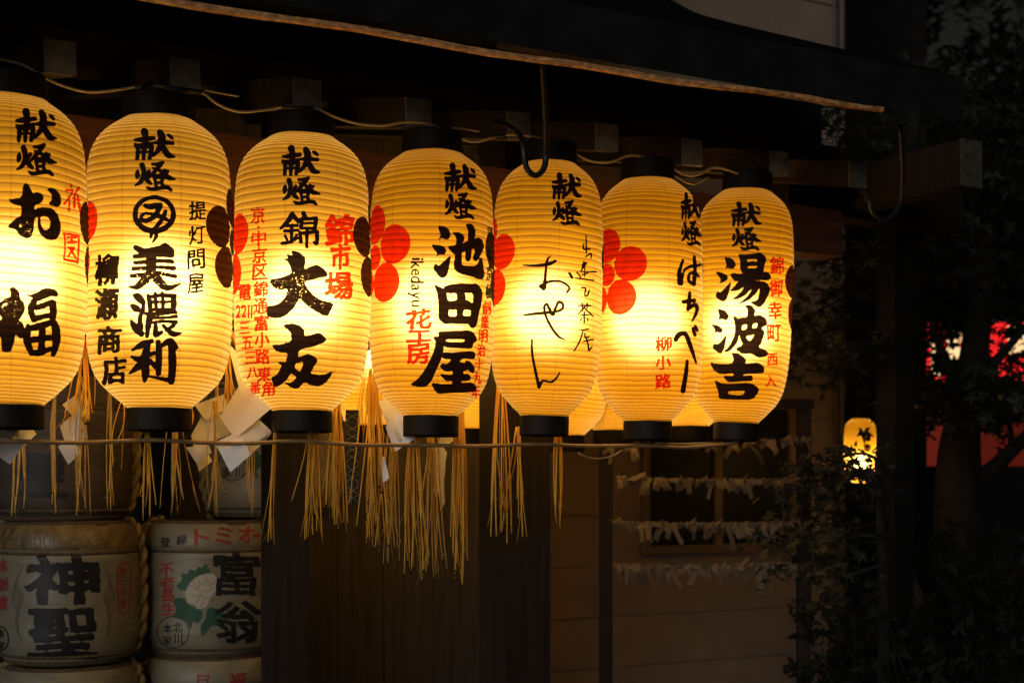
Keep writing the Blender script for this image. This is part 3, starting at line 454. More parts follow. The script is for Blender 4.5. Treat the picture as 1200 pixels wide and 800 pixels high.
lantern(LN[3], 'yellow lantern with slanted latin letters turned sideways beside three bold black characters', G, PM3,
    [kento(520.5, 192, 558, 257, 31), B(CH_IKE, (500, 255, 10.667), seed=32, rough=.6), B(CH_TA, (500, 325, 10.667), seed=33, rough=.6), B(CH_YA, (475, 380, 8.89), seed=34, rough=.6)]
    + [(*glyph(c, x, y, hh, ww, .035, 0, .4, 50 + i, rot=math.pi / 2, rough=.015), 1) for i, (c, y, hh, ww, x) in enumerate([('i', 303.5, 3.2, 14, 489.5), ('k', 310.3, 8, 15, 489), ('e', 319, 7.4, 9.5, 486.6), ('d', 327.7, 8, 15, 489.3), ('a', 337, 8, 9.5, 486.6), ('y', 346, 8.5, 13.5, 484.4), ('u', 355.3, 7.6, 9.5, 486.6)])]
    + [(*glyph('花', 491, 374, 31, 24, .065, seed=4), 2), (*glyph('工', 491.5, 393.5, 29, 14, .075, seed=5), 2), (*glyph('房', 490, 413.5, 28, 27, .07, seed=6), 2)]
    + col('京', 573.5, 272, 573.5, 272, 7, 15, 1, .05, 90) + [disc(574, 285, .9, 1.3, 1)] + col('新京極', 574.5, 299, 572.5, 341, 7.5, 18, 1, .05, 95)
    + col('創業明治十九年', 570, 361, 557, 459, 10.5, 16, 2, .06, 100, step=.45), 16, crests=[(-64, 308, 2, 1.04), (100, 308, 3, 1.04)])
lantern(LN[4], 'yellow lantern with thin flowing black script, hanging behind the iron hook', G, PM3,
    [kento(646.5, 203, 681.5, 264, 41), B(CH_OSEN, (605, 290, 4.571), seed=42, fat=.45, rough=.35, step=.45), B(CH_DEAI, (660, 260, 5), seed=43, fat=.25, rough=.35, step=.45)], 16, crests=[(-82, 313, 2, 1.), (120, 313, 3, 1.)])
lantern(LN[5], 'yellow lantern showing a large red plum crest, black kana near its right side', G, PM4,
    [kento(797.5, 226.5, 822, 288, 51), B(CH_HACHI, (780, 295, 4.571), seed=52, rough=.5, step=.5)] + col('柳小路', 777.5, 403, 777, 447, 19, 18, 2, .055, 110), 16, crests=[(-46, 328, 2, 1.), (125, 328, 3, 1.)])
lantern(LN[6], 'smaller yellow lantern closing the row on the right, three bold black characters and red column', G, PM4,
    [kento(857, 237, 892, 293.5, 61), B(CH_YUU, (828, 288, 10.39), seed=62, rough=.6), B(CH_HA, (828, 350, 6.4), seed=63, rough=.6), B(CH_KICHI, (828, 350, 6.4), seed=64, rough=.6)]
    + col('錦御幸町', 910, 311, 907, 390, 16, 21, 2, .05, 120) + col('西入', 905, 421, 903, 446, 13, 15, 2, .05, 130), 16.5, crests=[(101, 341, 3, .98), (-110, 341, 2, 1.)])
# back row
GB = 'second row of lanterns behind the first'
back = [(1.50, 1.80, 'plain yellow lantern low between the pale and the yellow front lanterns, second row'), (1.94, 1.795, 'plain yellow lantern of the second row beside the thick post'), (2.37, 1.775, 'plain yellow lantern of the second row under the lantern with thin script'), (2.62, 1.80, 'plain yellow lantern of the second row, half behind the plum crest lantern'), (3.02, 1.825, 'plain yellow lantern of the second row between the last two front lanterns')]
for i, (s_, zb, lab) in enumerate(back):
    p = W(s_, .95, 0); L = Lan(p[0], p[1], zb, zb + .8, .195, 0, 20 + i, 30 * i); L.yc = p[1]
    lantern(L, lab, GB, PM3, (), 24., ncol=64, seg=4)

# ------------------------------------------------------------------ roof, rafters, beams, posts
e = empty('tiled_roof', W(1, 0, 2.8)); tag(e, 'dark shrine roof with curved gable edge above the lantern row', 'roof')
pr = crom([(-.62, 2.80), (-.3, 2.93), (.1, 3.10), (.5, 3.27), (.9, 3.46), (1.25, 3.70), (1.7, 4.1), (2.2, 4.6)], 5)
def roofsheet(mb, off, s0, s1, n=24, mi=0):
    S = np.linspace(s0, s1, n); vs = []
    for s_ in S:
        for d, z in pr: vs.append(W(s_, d, z + off + .035 * ((s_ - 1) / 3) ** 3))
    k = len(pr); fs = [(i * k + j, i * k + j + 1, (i + 1) * k + j + 1, (i + 1) * k + j) for i in range(n - 1) for j in range(k - 1)]; mb.add(vs, fs, mi)
SV = 2.98
mb = MB(); roofsheet(mb, 0, -3, SV); mb.build('soffit_boards', M['dark'], e)
mb = MB(); roofsheet(mb, .14, -3, SV + .04)
for s_ in np.arange(-3, SV + .05, .155):
    mb.tube([W(s_, d + .03, z + .14 + .035 * ((s_ - 1) / 3) ** 3) for d, z in pr[::3]], .03, 8)
mb.build('tile_covering', M['roof'], e)
mb = MB(); k = len(pr); vs = [W(SV, d, z + .0 + .02) for d, z in pr] + [W(SV, d, z + .16) for d, z in pr]; mb.add(vs, [(i, i + 1, k + i + 1, k + i) for i in range(k - 1)])
vs = [W(s_, -.62, 2.80 + o + .035 * ((s_ - 1) / 3) ** 3) for o in (0, .15) for s_ in np.linspace(-3, SV, 24)]; mb.add(vs, [(i, i + 1, 25 + i, 24 + i) for i in range(23)])
mb.build('eave_fascia', M['dark'], e)
tr = MB(); S = np.linspace(-3, 2.62, 70); ez = lambda s_: 2.748 + .017 * (s_ - .1) + .004 * math.sin(3.1 * s_) + .003 * math.sin(9 * s_ + 1)
prof = [(-.622, .004), (-.61, 0), (-.60, .004), (-.603, .015), (-.622, .016)]
vs = [W(s_, d, ez(s_) + z + rnd.uniform(-.0012, .0012)) for s_ in S for d, z in prof]; tr.add(vs, [(i * 5 + j, i * 5 + (j + 1) % 5, (i + 1) * 5 + (j + 1) % 5, (i + 1) * 5 + j) for i in range(69) for j in range(5)])
tag(tr.build('eave_gutter', M['rust'], None, False, loc=W(0, -.6, 2.75)), 'rusty metal strip along the roof edge catching orange light', 'gutter')
raft = [(70, 68), (217, 90), (360, 110), (490, 132), (608, 148), (711, 162), (811, 178), (913, 192), (1005, 204)]
for i, (px, py) in enumerate(raft):
    s_, z = sd(px, py, 0); r = empty('roof_rafter', W(s_, 0, z)); hw, hh = .045, .047; zz = rnd.uniform(-.004, .004)
    tag(r, ['dark rafter with white painted end over the first gap, furthest left', 'dark rafter with white painted end above the circled character lantern', 'dark rafter with white painted end above the huge dry brushed lantern', 'dark rafter with white painted end above the latin lettered lantern', 'dark rafter with white painted end touching the iron hook', 'dark rafter with white painted end just right of the iron hook', 'dark rafter with white painted end above the plum crest lantern', 'dark rafter with white painted end above the last lantern of the row', 'dark rafter with dirty pale end right of the last lantern'][i], 'rafter', 'rafters under the eave')
    mb = MB(); c = [W(s_ + a, d, z + zz + b + .22 * d) for d in (.004, 1.5) for a, b in ((-hw, -hh), (hw, -hh), (hw, hh), (-hw, hh))]; mb.hexa(c); mb.build('shaft', M['rafter'], r)
    mb = MB(); c = [W(s_ + a * 1.0, d, z + zz + b) for d in (-.004, .0035) for a, b in ((-hw + rnd.uniform(0, .004), -hh), (hw, -hh + rnd.uniform(0, .006)), (hw - rnd.uniform(0, .004), hh), (-hw, hh - rnd.uniform(0, .004)))]; mb.hexa(c); mb.build('painted_end', M['limewash'], r)
def beam(name, s0, s1, d0, d1, z0, z1, m_, label, cat, group=None):
    mb = MB(); mb.rbox(s0, s1, d0, d1, z0, z1); c = W((s0 + s1) / 2, (d0 + d1) / 2, z0); return tag(mb.build(name, m_, None, loc=c), label, cat, group)
beam('tie_beam', -3, 3.3, .30, .42, 2.50, 2.685, M['beam'], 'reddish brown wooden beam running behind the lantern tops', 'beam')
beam('eave_purlin', -3, 3.6, .55, .68, 2.90, 3.02, M['rafter'], 'dark purlin carrying the rafters high under the roof', 'beam')
beam('under_eave_board', -3, 3.55, .70, .72, 2.95, 3.24, M['dark'], 'dark board closing the space between the rafters and the roof', 'board')
beam('shrine_post', .942, 1.067, .5, .625, 0, 2.9, M['post'], 'narrow dark wooden post beside the sake barrels', 'post', 'posts of the shrine shelter')
beam('shrine_post', 1.836, 2.03, .5, .70, 0, 2.9, M['post'], 'thick dark wooden post with a reddish lit side below the thin script lantern', 'post', 'posts of the shrine shelter')
r = empty('cross_beam', W(3.7, .1, 2.77)); tag(r, 'short dark beam with flaking white end sticking out on the right', 'beam')
mb = MB(); mb.rbox(3.655, 3.765, .006, .62, 2.772, 2.958); mb.build('shaft', M['post'], r)
mb = MB(); mb.rbox(3.652, 3.768, -.004, .005, 2.770, 2.960); mb.build('painted_end', M['oldend'], r)
beam('shrine_post', 4.05, 4.17, .76, .88, 0, 3.05, M['dark'], 'dark wooden post behind the short beam with the flaking end', 'post', 'posts of the shrine shelter')
beam('tie_beam', 3.3, 4.35, .63, .75, 2.74, 2.93, M['post'], 'dark beam joining the flaking ended beam to the far post', 'beam')
# board wall behind
r = empty('board_wall', W(1.7, 1.55, 0)); tag(r, 'dim brown vertical board wall between the two posts', 'wall')
mb = MB(); x = .9
while x < 2.3:
    wd = rnd.choice((.21, .24, .1, .3)); mb.rbox(x, x + wd - .003, 1.5 + rnd.uniform(0, .006), 1.56, 0, 3.9); x += wd
mb.build('boards', M['panel'], r)
mb = MB(); mb.rbox(.88, 2.45, 1.485, 1.5, 2.15, 2.27); mb.build('rail', M['post'], r)
beam('back_wall', -3, 1.3, 1.75, 1.8, 0, 4.05, M['dark'], 'black timber wall behind the sake barrels', 'wall')
beam('side_wall', 2.36, 2.40, 1.57, 2.68, 0, 4.0, M['dark'], 'dark side wall joining the board wall to the beige house', 'wall')

# hooks, cable, bamboo rail
def hook(pts, d, label, rad, drop):
    P = [at(x, y, d + o) for x, y, o in pts]; mb = MB(); mb.tube(crom(P, 6), rad, 8); return tag(mb.build('iron_hook', M['iron'], None, True, loc=P[0]), label, 'hook', 'iron gutter hooks')
hook([(636, 74, -.18), (638, 110, -.12), (640, 150, -.05), (640, 180, 0), (637, 198, 0), (627, 206, 0), (617, 196, 0), (613, 172, 0), (609, 158, .05), (596, 148, .2), (582, 143, .3)], -.32, 'black iron hook hanging in front of the thin script lantern', .0095, 0)
hook([(1055, 148, -.1), (1058, 190, -.05), (1057, 225, 0), (1050, 248, 0), (1036, 258, 0), (1024, 250, 0), (1018, 235, 0), (1010, 222, .1)], -.32, 'dark iron hook hanging alone right of the lantern row', .0085, 0)
r = empty('power_cable', W(1, -.02, 2.7)); tag(r, 'cream electric cable looping along the lantern tops', 'cable')
cp = [(-60, 60), (20, 74), (50, 90), (75, 101), (105, 108), (140, 105), (172, 100), (200, 104), (235, 108), (255, 122), (280, 131), (310, 129), (335, 125), (365, 126), (395, 138), (420, 145), (450, 147), (475, 143), (505, 146), (538, 162), (560, 166), (590, 158), (625, 160), (660, 172), (690, 188), (715, 190), (740, 182), (775, 190), (800, 204), (818, 205), (838, 196), (870, 205)]
mb = MB(); mb.tube(crom([W(*((lambda q: (q[0], -.05, q[1]))(sd(x, y, -.05)))) for x, y in cp], 4), .0042, 7); mb.build('cable_run', M['cable'], r, True)
for a, b in (((158, 103), (178, 99)), ((192, 101), (236, 108)), ((330, 126), (366, 126)), ((575, 160), (592, 158))):
    mb = MB(); mb.tube([at(*a, -.052), at(*b, -.052)], .0056, 7); mb.build('tape_wrap', M['tape'], r, True)
for a in ([(240, 106), (262, 110), (280, 113)], [(530, 150), (548, 152), (562, 154)], [(790, 206), (812, 216), (830, 208)], [(785, 198), (806, 203), (832, 200)]):
    mb = MB(); mb.tube(crom([at(x, y, -.03) for x, y in a], 4), .003, 6); mb.build('loose_end', M['cable'], r, True)
rp = [(-60, 516), (20, 517), (90, 518.5), (150, 516.5), (186, 515.5), (230, 518), (290, 519.5), (352, 516.5), (420, 521), (502, 521.5), (560, 522.5), (632, 520.5), (690, 522.5), (757, 521.5), (800, 524), (852, 520), (866, 516)]
mb = MB(); mb.tube(crom([at(x, y, -.005) for x, y in rp], 5), .0062, 8)
tag(mb.build('bamboo_rail', M['rope'], None, True, loc=W(1, 0, 1.7)), 'thin brown rail running along below the front lanterns', 'rail')
for q, rad_, lab in (([(768, 519), (800, 520), (838, 519)], .004, 'short pale cord doubling the brown rail under the last lantern'), ([(678, 531), (690, 536), (703, 537), (718, 534), (730, 527)], .0032, 'drooping loop of pale cord left of the plum crest lantern ring')):
    mb = MB(); mb.tube(crom([at(x, y, .0) for x, y in q], 4), rad_, 6); tag(mb.build('loose_cord', M['cable'], None, True, loc=at(*q[0], 0)), lab, 'cord')

# ------------------------------------------------------------------ sacred straw rope, tassels, zigzag papers
mb = MB()
for q in range(2):
    mb.tube([W(s_, .27 + .012 * math.cos(s_ * 60 + q * math.pi), 2.05 + .012 * math.sin(s_ * 60 + q * math.pi) - .01 * math.sin(s_ * 2.2)) for s_ in np.arange(-.8, 2.05, .012)], .014, 7)
tag(mb.build('straw_rope', M['straw_rope'], None, True, loc=W(.6, .27, 2.05)), 'twisted straw rope strung behind the lanterns, mostly hidden', 'rope')
def tassel(px, d, top, bot, n, spread, label, m_, thick=1., lean=0):
    base = at(px, top, d); mb = MB()
    for i in range(n):
        spread_ = spread * 1.3; x = px + rnd.gauss(0, spread_ * .5) ; x2 = x + rnd.gauss(lean, spread_ * .5); b = bot - abs(rnd.gauss(0, (bot - top) * .17)); dd = rnd.uniform(-.035, .035)
        bow = rnd.gauss(0, 2.9); tp = px + (x - px) * .45; xs_ = lambda q: tp + (x2 - tp) * q + bow * math.sin(math.pi * q); H_px = bot - top
        if d < .2:                        # drawn forward to hang under the lantern shoulders
            pts = [at(xs_(0), top + rnd.uniform(-3, 3), .17)] + [at(xs_(q), top + (b - top) * q, .035 + dd * .8 + .13 * max(0, 1 - ((top + (b - top) * q) - 470) / 60) * (1 if top + (b - top) * q > 470 else 1)) for q in (.25, .5, .75, 1)] if top < 480 else [at(xs_(q), top + (b - top) * q, .03 + dd * .8 + .06 * (1 - q)) for q in (0, .33, .66, 1)]
        else: pts = [at(xs_(q), top + (b - top) * q, d + dd) for q in (0, .4, .75, 1)]
        k = rnd.choice((.0013, .0017, .0021, .0026, .003)) * rnd.uniform(.85, 1.15) * thick; C = crom(pts, 3); mb.tube(C, [k * (1.15 - .45 * j / (len(C) - 1)) for j in range(len(C))], 5)
        if rnd.random() < .5:             # frayed side fibre
            j = rnd.randrange(2, len(C) - 1); mb.tube([C[j], C[j] + (C[-1] - C[j]) * .5 + U * rnd.gauss(0, .006), C[-1] + U * rnd.gauss(0, .016) + np.array([0, 0, rnd.uniform(-.02, .05)])], [k * .5, k * .45, k * .2], 4)
        if rnd.random() < .45: mb.tube([C[-1] - (C[-1] - C[-2]) * .12, C[-1] + (C[-1] - C[-2]) * .05], k * 1.25, 5, 1)
    tag(mb.build('straw_tassel', [m_, M['bark']], None, True, loc=base), label, 'tassel', 'straw tassels below the lantern row')
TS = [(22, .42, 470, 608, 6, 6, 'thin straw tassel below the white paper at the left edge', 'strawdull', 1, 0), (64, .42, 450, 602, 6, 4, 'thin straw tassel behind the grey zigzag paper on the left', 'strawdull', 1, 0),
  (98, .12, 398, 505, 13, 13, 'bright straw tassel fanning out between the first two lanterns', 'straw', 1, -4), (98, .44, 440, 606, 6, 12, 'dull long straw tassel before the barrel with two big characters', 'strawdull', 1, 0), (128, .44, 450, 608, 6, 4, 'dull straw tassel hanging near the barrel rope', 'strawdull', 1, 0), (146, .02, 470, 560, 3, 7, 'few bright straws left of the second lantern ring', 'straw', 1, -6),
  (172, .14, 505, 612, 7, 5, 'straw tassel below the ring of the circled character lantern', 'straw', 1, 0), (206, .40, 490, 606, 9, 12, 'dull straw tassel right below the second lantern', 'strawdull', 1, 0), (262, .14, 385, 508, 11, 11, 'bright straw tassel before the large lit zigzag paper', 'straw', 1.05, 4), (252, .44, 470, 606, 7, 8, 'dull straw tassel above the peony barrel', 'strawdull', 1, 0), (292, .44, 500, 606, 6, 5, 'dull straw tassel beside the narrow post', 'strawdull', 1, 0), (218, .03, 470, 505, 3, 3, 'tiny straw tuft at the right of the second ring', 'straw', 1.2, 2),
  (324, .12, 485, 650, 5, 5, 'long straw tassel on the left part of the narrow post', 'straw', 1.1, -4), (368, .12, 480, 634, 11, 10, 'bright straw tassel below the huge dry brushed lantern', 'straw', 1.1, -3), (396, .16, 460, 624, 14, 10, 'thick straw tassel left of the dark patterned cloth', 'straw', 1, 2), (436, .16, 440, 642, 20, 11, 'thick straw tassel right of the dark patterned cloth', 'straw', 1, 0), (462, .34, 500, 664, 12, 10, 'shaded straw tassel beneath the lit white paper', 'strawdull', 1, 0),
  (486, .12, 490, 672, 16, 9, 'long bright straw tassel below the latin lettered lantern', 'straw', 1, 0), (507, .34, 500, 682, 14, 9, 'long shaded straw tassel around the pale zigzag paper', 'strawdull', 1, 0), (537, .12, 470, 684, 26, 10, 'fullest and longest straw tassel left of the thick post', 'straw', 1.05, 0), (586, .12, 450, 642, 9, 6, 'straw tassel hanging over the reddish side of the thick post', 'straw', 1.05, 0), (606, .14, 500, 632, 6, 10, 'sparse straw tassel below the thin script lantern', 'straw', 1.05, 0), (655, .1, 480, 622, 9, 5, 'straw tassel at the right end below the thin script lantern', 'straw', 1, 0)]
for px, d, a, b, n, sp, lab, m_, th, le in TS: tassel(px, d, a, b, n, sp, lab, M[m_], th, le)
mb = MB()
for i in range(12):
    x = 432 + rnd.gauss(0, 7); mb.tube(crom([at(x * .5 + 218, 432, .34), at(x + rnd.gauss(0, 3), 470, .34), at(x + rnd.gauss(0, 6), 520, .34)], 4), .0015, 5)
tag(mb.build('straw_tassel', M['strawdull'], None, True, loc=at(434, 432, .34)), 'dark silhouetted straw tuft between the pale and the yellow lanterns', 'tassel', 'straw tassels below the lantern row')
def shide(quads, d, label, tilt=0):   # tilt: the paper leans forward towards its lower end
    mb = MB(); c0 = at(*quads[0][0], d); y0 = min(y for q in quads for x, y in q)
    for i, q in enumerate(quads):
        o = [(-.012, .012, .014, -.01), (.012, -.012, -.012, .012)][i % 2]
        P = [at(x, y, d - tilt * (y - y0) / 100 + .006 * i * (-1) ** i + o[j] * 1.2) for j, (x, y) in enumerate(q)]
        g = 6; vs = []
        for a in range(g + 1):
            for b in range(g + 1):
                u, v = a / g, b / g; p = P[0] * (1 - u) * (1 - v) + P[1] * u * (1 - v) + P[2] * u * v + P[3] * (1 - u) * v
                vs.append(p + N * (.006 * math.sin(3 * u + i) * math.sin(2.5 * v)))
        back_ = [p + N * .0006 for p in vs]; k = g + 1; n0 = len(vs)
        fs = [(a * k + b, (a + 1) * k + b, (a + 1) * k + b + 1, a * k + b + 1) for a in range(g) for b in range(g)]; mb.add(vs + back_, fs + [tuple(n0 + x for x in f[::-1]) for f in fs])
    return tag(mb.build('zigzag_paper', M['paper'], None, True, loc=c0), label, 'paper streamer', 'zigzag papers hanging on the straw rope')
shide([[(4, 503), (38, 502), (43, 508), (30, 522)], [(30, 518), (2, 512), (-16, 524), (12, 544)], [(30, 470), (46, 486), (36, 504), (18, 498)]], .12, 'warm lit white zigzag paper at the left edge', .12)
shide([[(73, 474), (88, 463), (104, 480), (92, 495)], [(84, 494), (92, 480), (103, 512), (86, 520)], [(70, 499), (86, 484), (103, 512), (80, 527)], [(68, 523), (84, 512), (95, 530), (80, 544)], [(92, 460), (104, 470), (104, 492), (96, 486)]], .50, 'grey white zigzag paper in shade before the barrels')
shide([[(228, 474), (262, 462), (270, 478), (240, 492)], [(240, 492), (256, 480), (270, 508), (246, 518)], [(224, 510), (236, 488), (252, 512), (230, 532)], [(218, 524), (244, 520), (248, 530), (230, 542)], [(226, 532), (242, 526), (249, 540), (233, 552)]], .50, 'grey white zigzag paper beside the large lit one')
shide([[(266, 400), (284, 420), (318, 480), (282, 462)], [(258, 488), (290, 436), (318, 478), (276, 514)], [(250, 519), (305, 493), (318, 506), (268, 540)], [(252, 518), (284, 514), (294, 532), (270, 553)], [(270, 512), (304, 492), (319, 508), (290, 536)]], .17, 'large warm lit white zigzag paper right of the second lantern', .12)
shide([[(450, 480), (476, 470), (492, 506), (466, 516)], [(452, 500), (470, 478), (486, 514), (464, 529)], [(444, 470), (462, 462), (470, 490), (454, 496)], [(446, 536), (450, 534), (456, 560), (449, 565)]], .14, 'warm lit white zigzag paper under the latin lettered lantern', .12)
shide([[(516, 512), (532, 508), (532, 516), (510, 533)], [(510, 520), (518, 516), (514, 545), (505, 552)], [(508, 552), (522, 536), (520, 560), (511, 582)], [(517, 520), (524, 530), (520, 548), (512, 542)], [(511, 560), (520, 556), (522, 588), (516, 598)]], .44, 'thin bluish white zigzag paper among the long tassels')
r = empty('patterned_cloth', at(413, 480, .44)); tag(r, 'dark blue cloth strip with pale woven pattern between tassels', 'cloth')
mb = MB(); mb.hexa([at(x, y, d) for y in (592, 480) for x, d in ((405, .46), (421, .46), (421, .463), (405, .463))]); mb.build('sheet', M['cloth'], r)
mb = MB()
for k in range(9):
    y = 484 + k * 12; a = (-1) ** k
    mb.tube(crom([at(406, y, .457), at(413 + 3 * a, y + 5, .457), at(420, y + 10, .457)], 5), .0011, 4); mb.tube(crom([at(420, y, .457), at(413 - 3 * a, y + 5, .457), at(406, y + 10, .457)], 5), .0011, 4)
mb.build('woven_pattern', M['clothpat'], r)

# ------------------------------------------------------------------ sake barrels
BR = [M['barrelw'], M['ink'], M['inkred'], M['inkgreen'], M['inkwhite'], M['inkgrey'], M['barrelgold']]
class Bar(Lan):
    def rad(s, z, ang):
        t = z / s.H + .5; return s.R * (1 - .10 * (np.clip((t - .84) / .16, 0, 1)) ** 2 - .10 * np.clip((.2 - t) / .2, 0, 1) ** 2) * (1 + .008 * np.sin(4 * ang + s.seed) + .008 * np.sin(7 * t * 2 + 3 * ang)) - .007 * np.exp(-((t - .79) / .02) ** 2)
def barrel(px, z0, d, label, ink=(), gold=False, seed=0, rope=True, Rb=.238, H=.455, old=False):  # old: aged wrap with its deep shade put into the colour
    p = at(px, 560, d); L = Bar(p[0], p[1], z0, z0 + H, Rb, 0, seed); L.yc = p[1]
    e = empty('sake_barrel', (p[0], p[1], z0)); tag(e, label, 'barrel', 'stacked straw wrapped sake barrels')
    n, k = 96, 60; Z = np.linspace(-H / 2, H / 2, k + 1); A = np.linspace(0, 2 * math.pi, n, endpoint=False); Zg, Ag = np.meshgrid(Z, A, indexing='ij')
    off = np.array([0, 0, H / 2]); vs = (L.surf(Ag.ravel(), Zg.ravel(), 0) + off).tolist()
    fs = [(i * n + j, i * n + (j + 1) % n, (i + 1) * n + (j + 1) % n, (i + 1) * n + j) for i in range(k) for j in range(n)]; mi = [(6 if gold and i > k * .80 else 0) for i in range(k) for j in range(n)]
    for it in ink:
        pv, pf, m_ = it[:3]
        if len(pv) == 0: continue
        o = len(vs); vs += (L.pix(pv[:, 0], pv[:, 1], .0008 + (it[3] if len(it) > 3 else 0)) + off).tolist(); fs += [[i + o for i in f] for f in pf]; mi += [m_] * len(pf)
    me = bpy.data.meshes.new('label_wrap'); me.from_pydata(vs, [], fs)
    for m_ in ([M['barrelshaded']] + BR[1:] if old else BR): me.materials.append(m_)
    me.polygons.foreach_set('material_index', mi); me.polygons.foreach_set('use_smooth', [True] * len(fs)); o = bpy.data.objects.new('label_wrap', me); COL.objects.link(o); o.parent = e
    def part(nm, b, m_, sm=True):
        q = b.build(nm, m_, None, sm); q.parent = e
    b = MB(); b.lathe([(.02, .004), (Rb * .86, .004), (Rb * .9, -.008), (Rb * .8, -.02)], n=48); part('base_mat', b, M['mat_straw'])
    b = MB(); b.lathe([(Rb * .9, H - .004), (Rb * .86, H + .012), (Rb * .7, H + .006), (.02, H + .003)], n=48); part('lid_mat', b, M['mat_straw'])
    def twisted(pts, rad):
        P = crom(pts, 8); b = MB(); 
        for q in range(2):
            T = []
            for i in range(len(P)):
                t = P[min(i + 1, len(P) - 1)] - P[max(i - 1, 0)]; t /= np.linalg.norm(t) + 1e-9; a = np.cross(t, [0.3, .2, 1]); a /= np.linalg.norm(a); c = np.cross(t, a); ph = i * .85 + q * math.pi
                T.append(P[i] + rad * .55 * (a * math.cos(ph) + c * math.sin(ph)))
            b.tube(T, rad * .62, 6)
        return b
    for zt in (.79, .035):
        b = MB(); b.tube([(lambda r_: (r_ * math.cos(a), r_ * math.sin(a), zt * H))(float(L.rad(np.array([(zt - .5) * H]), np.array([a]))[0]) + .002) for a in np.linspace(0, 2 * math.pi, 60)], .0055, 6, cap=False)
        part('girth_cord', b, M['mat_straw'])
    if rope:
        for a in (84, -84, 180):
            va = math.atan2(-p[1], -p[0]) + R(a); c, s_ = math.cos(va), math.sin(va)
            b = twisted([np.array([c * q, s_ * q, z]) for q, z in ((Rb * .7, H + .012), (Rb * .93, H - .01), (Rb * 1.03, H * .8), (Rb * 1.05, H * .5), (Rb * 1.03, H * .2), (Rb * .92, .005))], .019); part('twisted_rope', b, M['straw_rope'])
    return e
def line(pts, wd, m_, step=.5): return B([(S_, [(x, y, wd) for x, y in pts])], (0, 0, 1), m_, rough=.15, step=step, fat=0)
ink1 = [(*glyph('神', 73.5, 680, 84, 61, .060, .02, .7, 3), 1), (*glyph('聖', 75, 741, 84, 60, .060, .0, .7, 4), 1)] + col('本朝貴', 4, 662, 4, 706, 11, 17, 2, .05, 5) + col('福', 143, 668, 143, 668, 8, 9, 2, .04, 6) + [line([(147, 657), (138, 668), (140, 716), (151, 714)], .7, 2), line([(147, 657), (153, 666), (151, 714)], .7, 2)] + col('三市田'.replace('田', '番'), 143, 680, 144, 706, 7, 10, 2, .04, 60)
for k in range(9):                       # pale engraved scroll work either side of the big characters
    for sg, x0 in ((-1, 30), (1, 118)):
        ink1.append(line(crom([(x0 + sg * (2 + k), 660 + k * 2), (x0 + sg * (10 + k * .8), 678 + k * 3), (x0 + sg * (3 + k * 1.2), 700 + k * 1.5), (x0 + sg * (12 - k * .6), 722 - k), (x0 + sg * (4 + k), 752 - k * 2)], 4).tolist(), .35, 5, .5))
ink1 += [line([(1 + 9 * math.cos(a), 748 + 14 * math.sin(a)) for a in np.linspace(-1.7, 1.7, 14)], .8, 1), *col('本家', 1, 742, 1, 756, 10, 11, 1, .05, 8)]
ink1 += [line([(22 + 3 * math.cos(a) * (1 + .1 * k) + k * 11, 634 + 7 * math.sin(a)) for a in np.linspace(0, 6.28, 10)], .7, 1 if False else 5) for k in range(9)]
ink2 = col('トミオ', 236.5, 629, 288, 626, 19, 21, 2, .075, 10, shear=.02) + [line([(298, 627.5), (312, 626.5)], 1.9, 2)] + col('登録', 194, 635, 213, 632, 12.5, 11.5, 1, .05, 14) + col('不老長生', 195, 667, 197.5, 713, 17.5, 15.5, 2, .06, 16, shear=.03)
ink2 += [line([(203 + 18.5 * math.cos(a), 740 + 18.5 * math.sin(a)) for a in np.linspace(0, 6.3, 26)], .55, 1)] + col('北川', 208.5, 734.5, 208.5, 748, 11, 12, 1, .03, 17, shear=0) + col('本家', 196.5, 736, 196.5, 750, 11, 12, 1, .03, 19, shear=0)
lf = lambda pts: B([(P_, pts)], (160, 600, 4), 3, rough=.3)
ink2 += [lf([(185, 345), (215, 320), (210, 285), (240, 290), (250, 265), (275, 275), (290, 255), (305, 262), (325, 238), (345, 275), (340, 300), (300, 300), (260, 320), (240, 360), (210, 365)]), lf([(170, 410), (200, 398), (225, 405), (240, 430), (280, 450), (310, 460), (305, 500), (285, 520), (262, 505), (255, 550), (240, 510), (195, 495), (170, 490), (190, 455)]), lf([(330, 450), (360, 445), (395, 470), (430, 480), (380, 500), (385, 530), (350, 530), (330, 560), (305, 585), (300, 530), (325, 500)])]
ink2 += [(*B([(P_, [(230, 375), (250, 330), (285, 300), (330, 285), (365, 290), (380, 320), (370, 370), (345, 400), (330, 440), (285, 455), (275, 430), (240, 425)])], (160, 600, 4), 4, rough=.3), .0006)]
ink2 += [(*line([((x / 4) + 160, (y / 4) + 600) for x, y in q], .28, 5, .4), .0011) for q in ([(240, 340), (275, 350), (300, 380), (280, 425)], [(285, 300), (300, 330), (345, 340), (375, 320)], [(300, 330), (290, 360), (330, 370), (360, 350)], [(250, 385), (290, 390), (330, 400), (360, 395)], [(265, 320), (280, 345), (270, 365)], [(320, 290), (325, 320), (350, 330)], [(300, 380), (320, 410), (300, 440)])]
ink2 += [(*glyph('富', 277, 672.5, 54, 53, .055, .0, .6, 30), 1, .0014), (*glyph('翁', 278, 728, 54, 50, .055, .0, .6, 31), 1, .0014)]
ink3 = [(*glyph('聖', 48, 555, 62, 56, .085, 0, .8, 40), 1)]
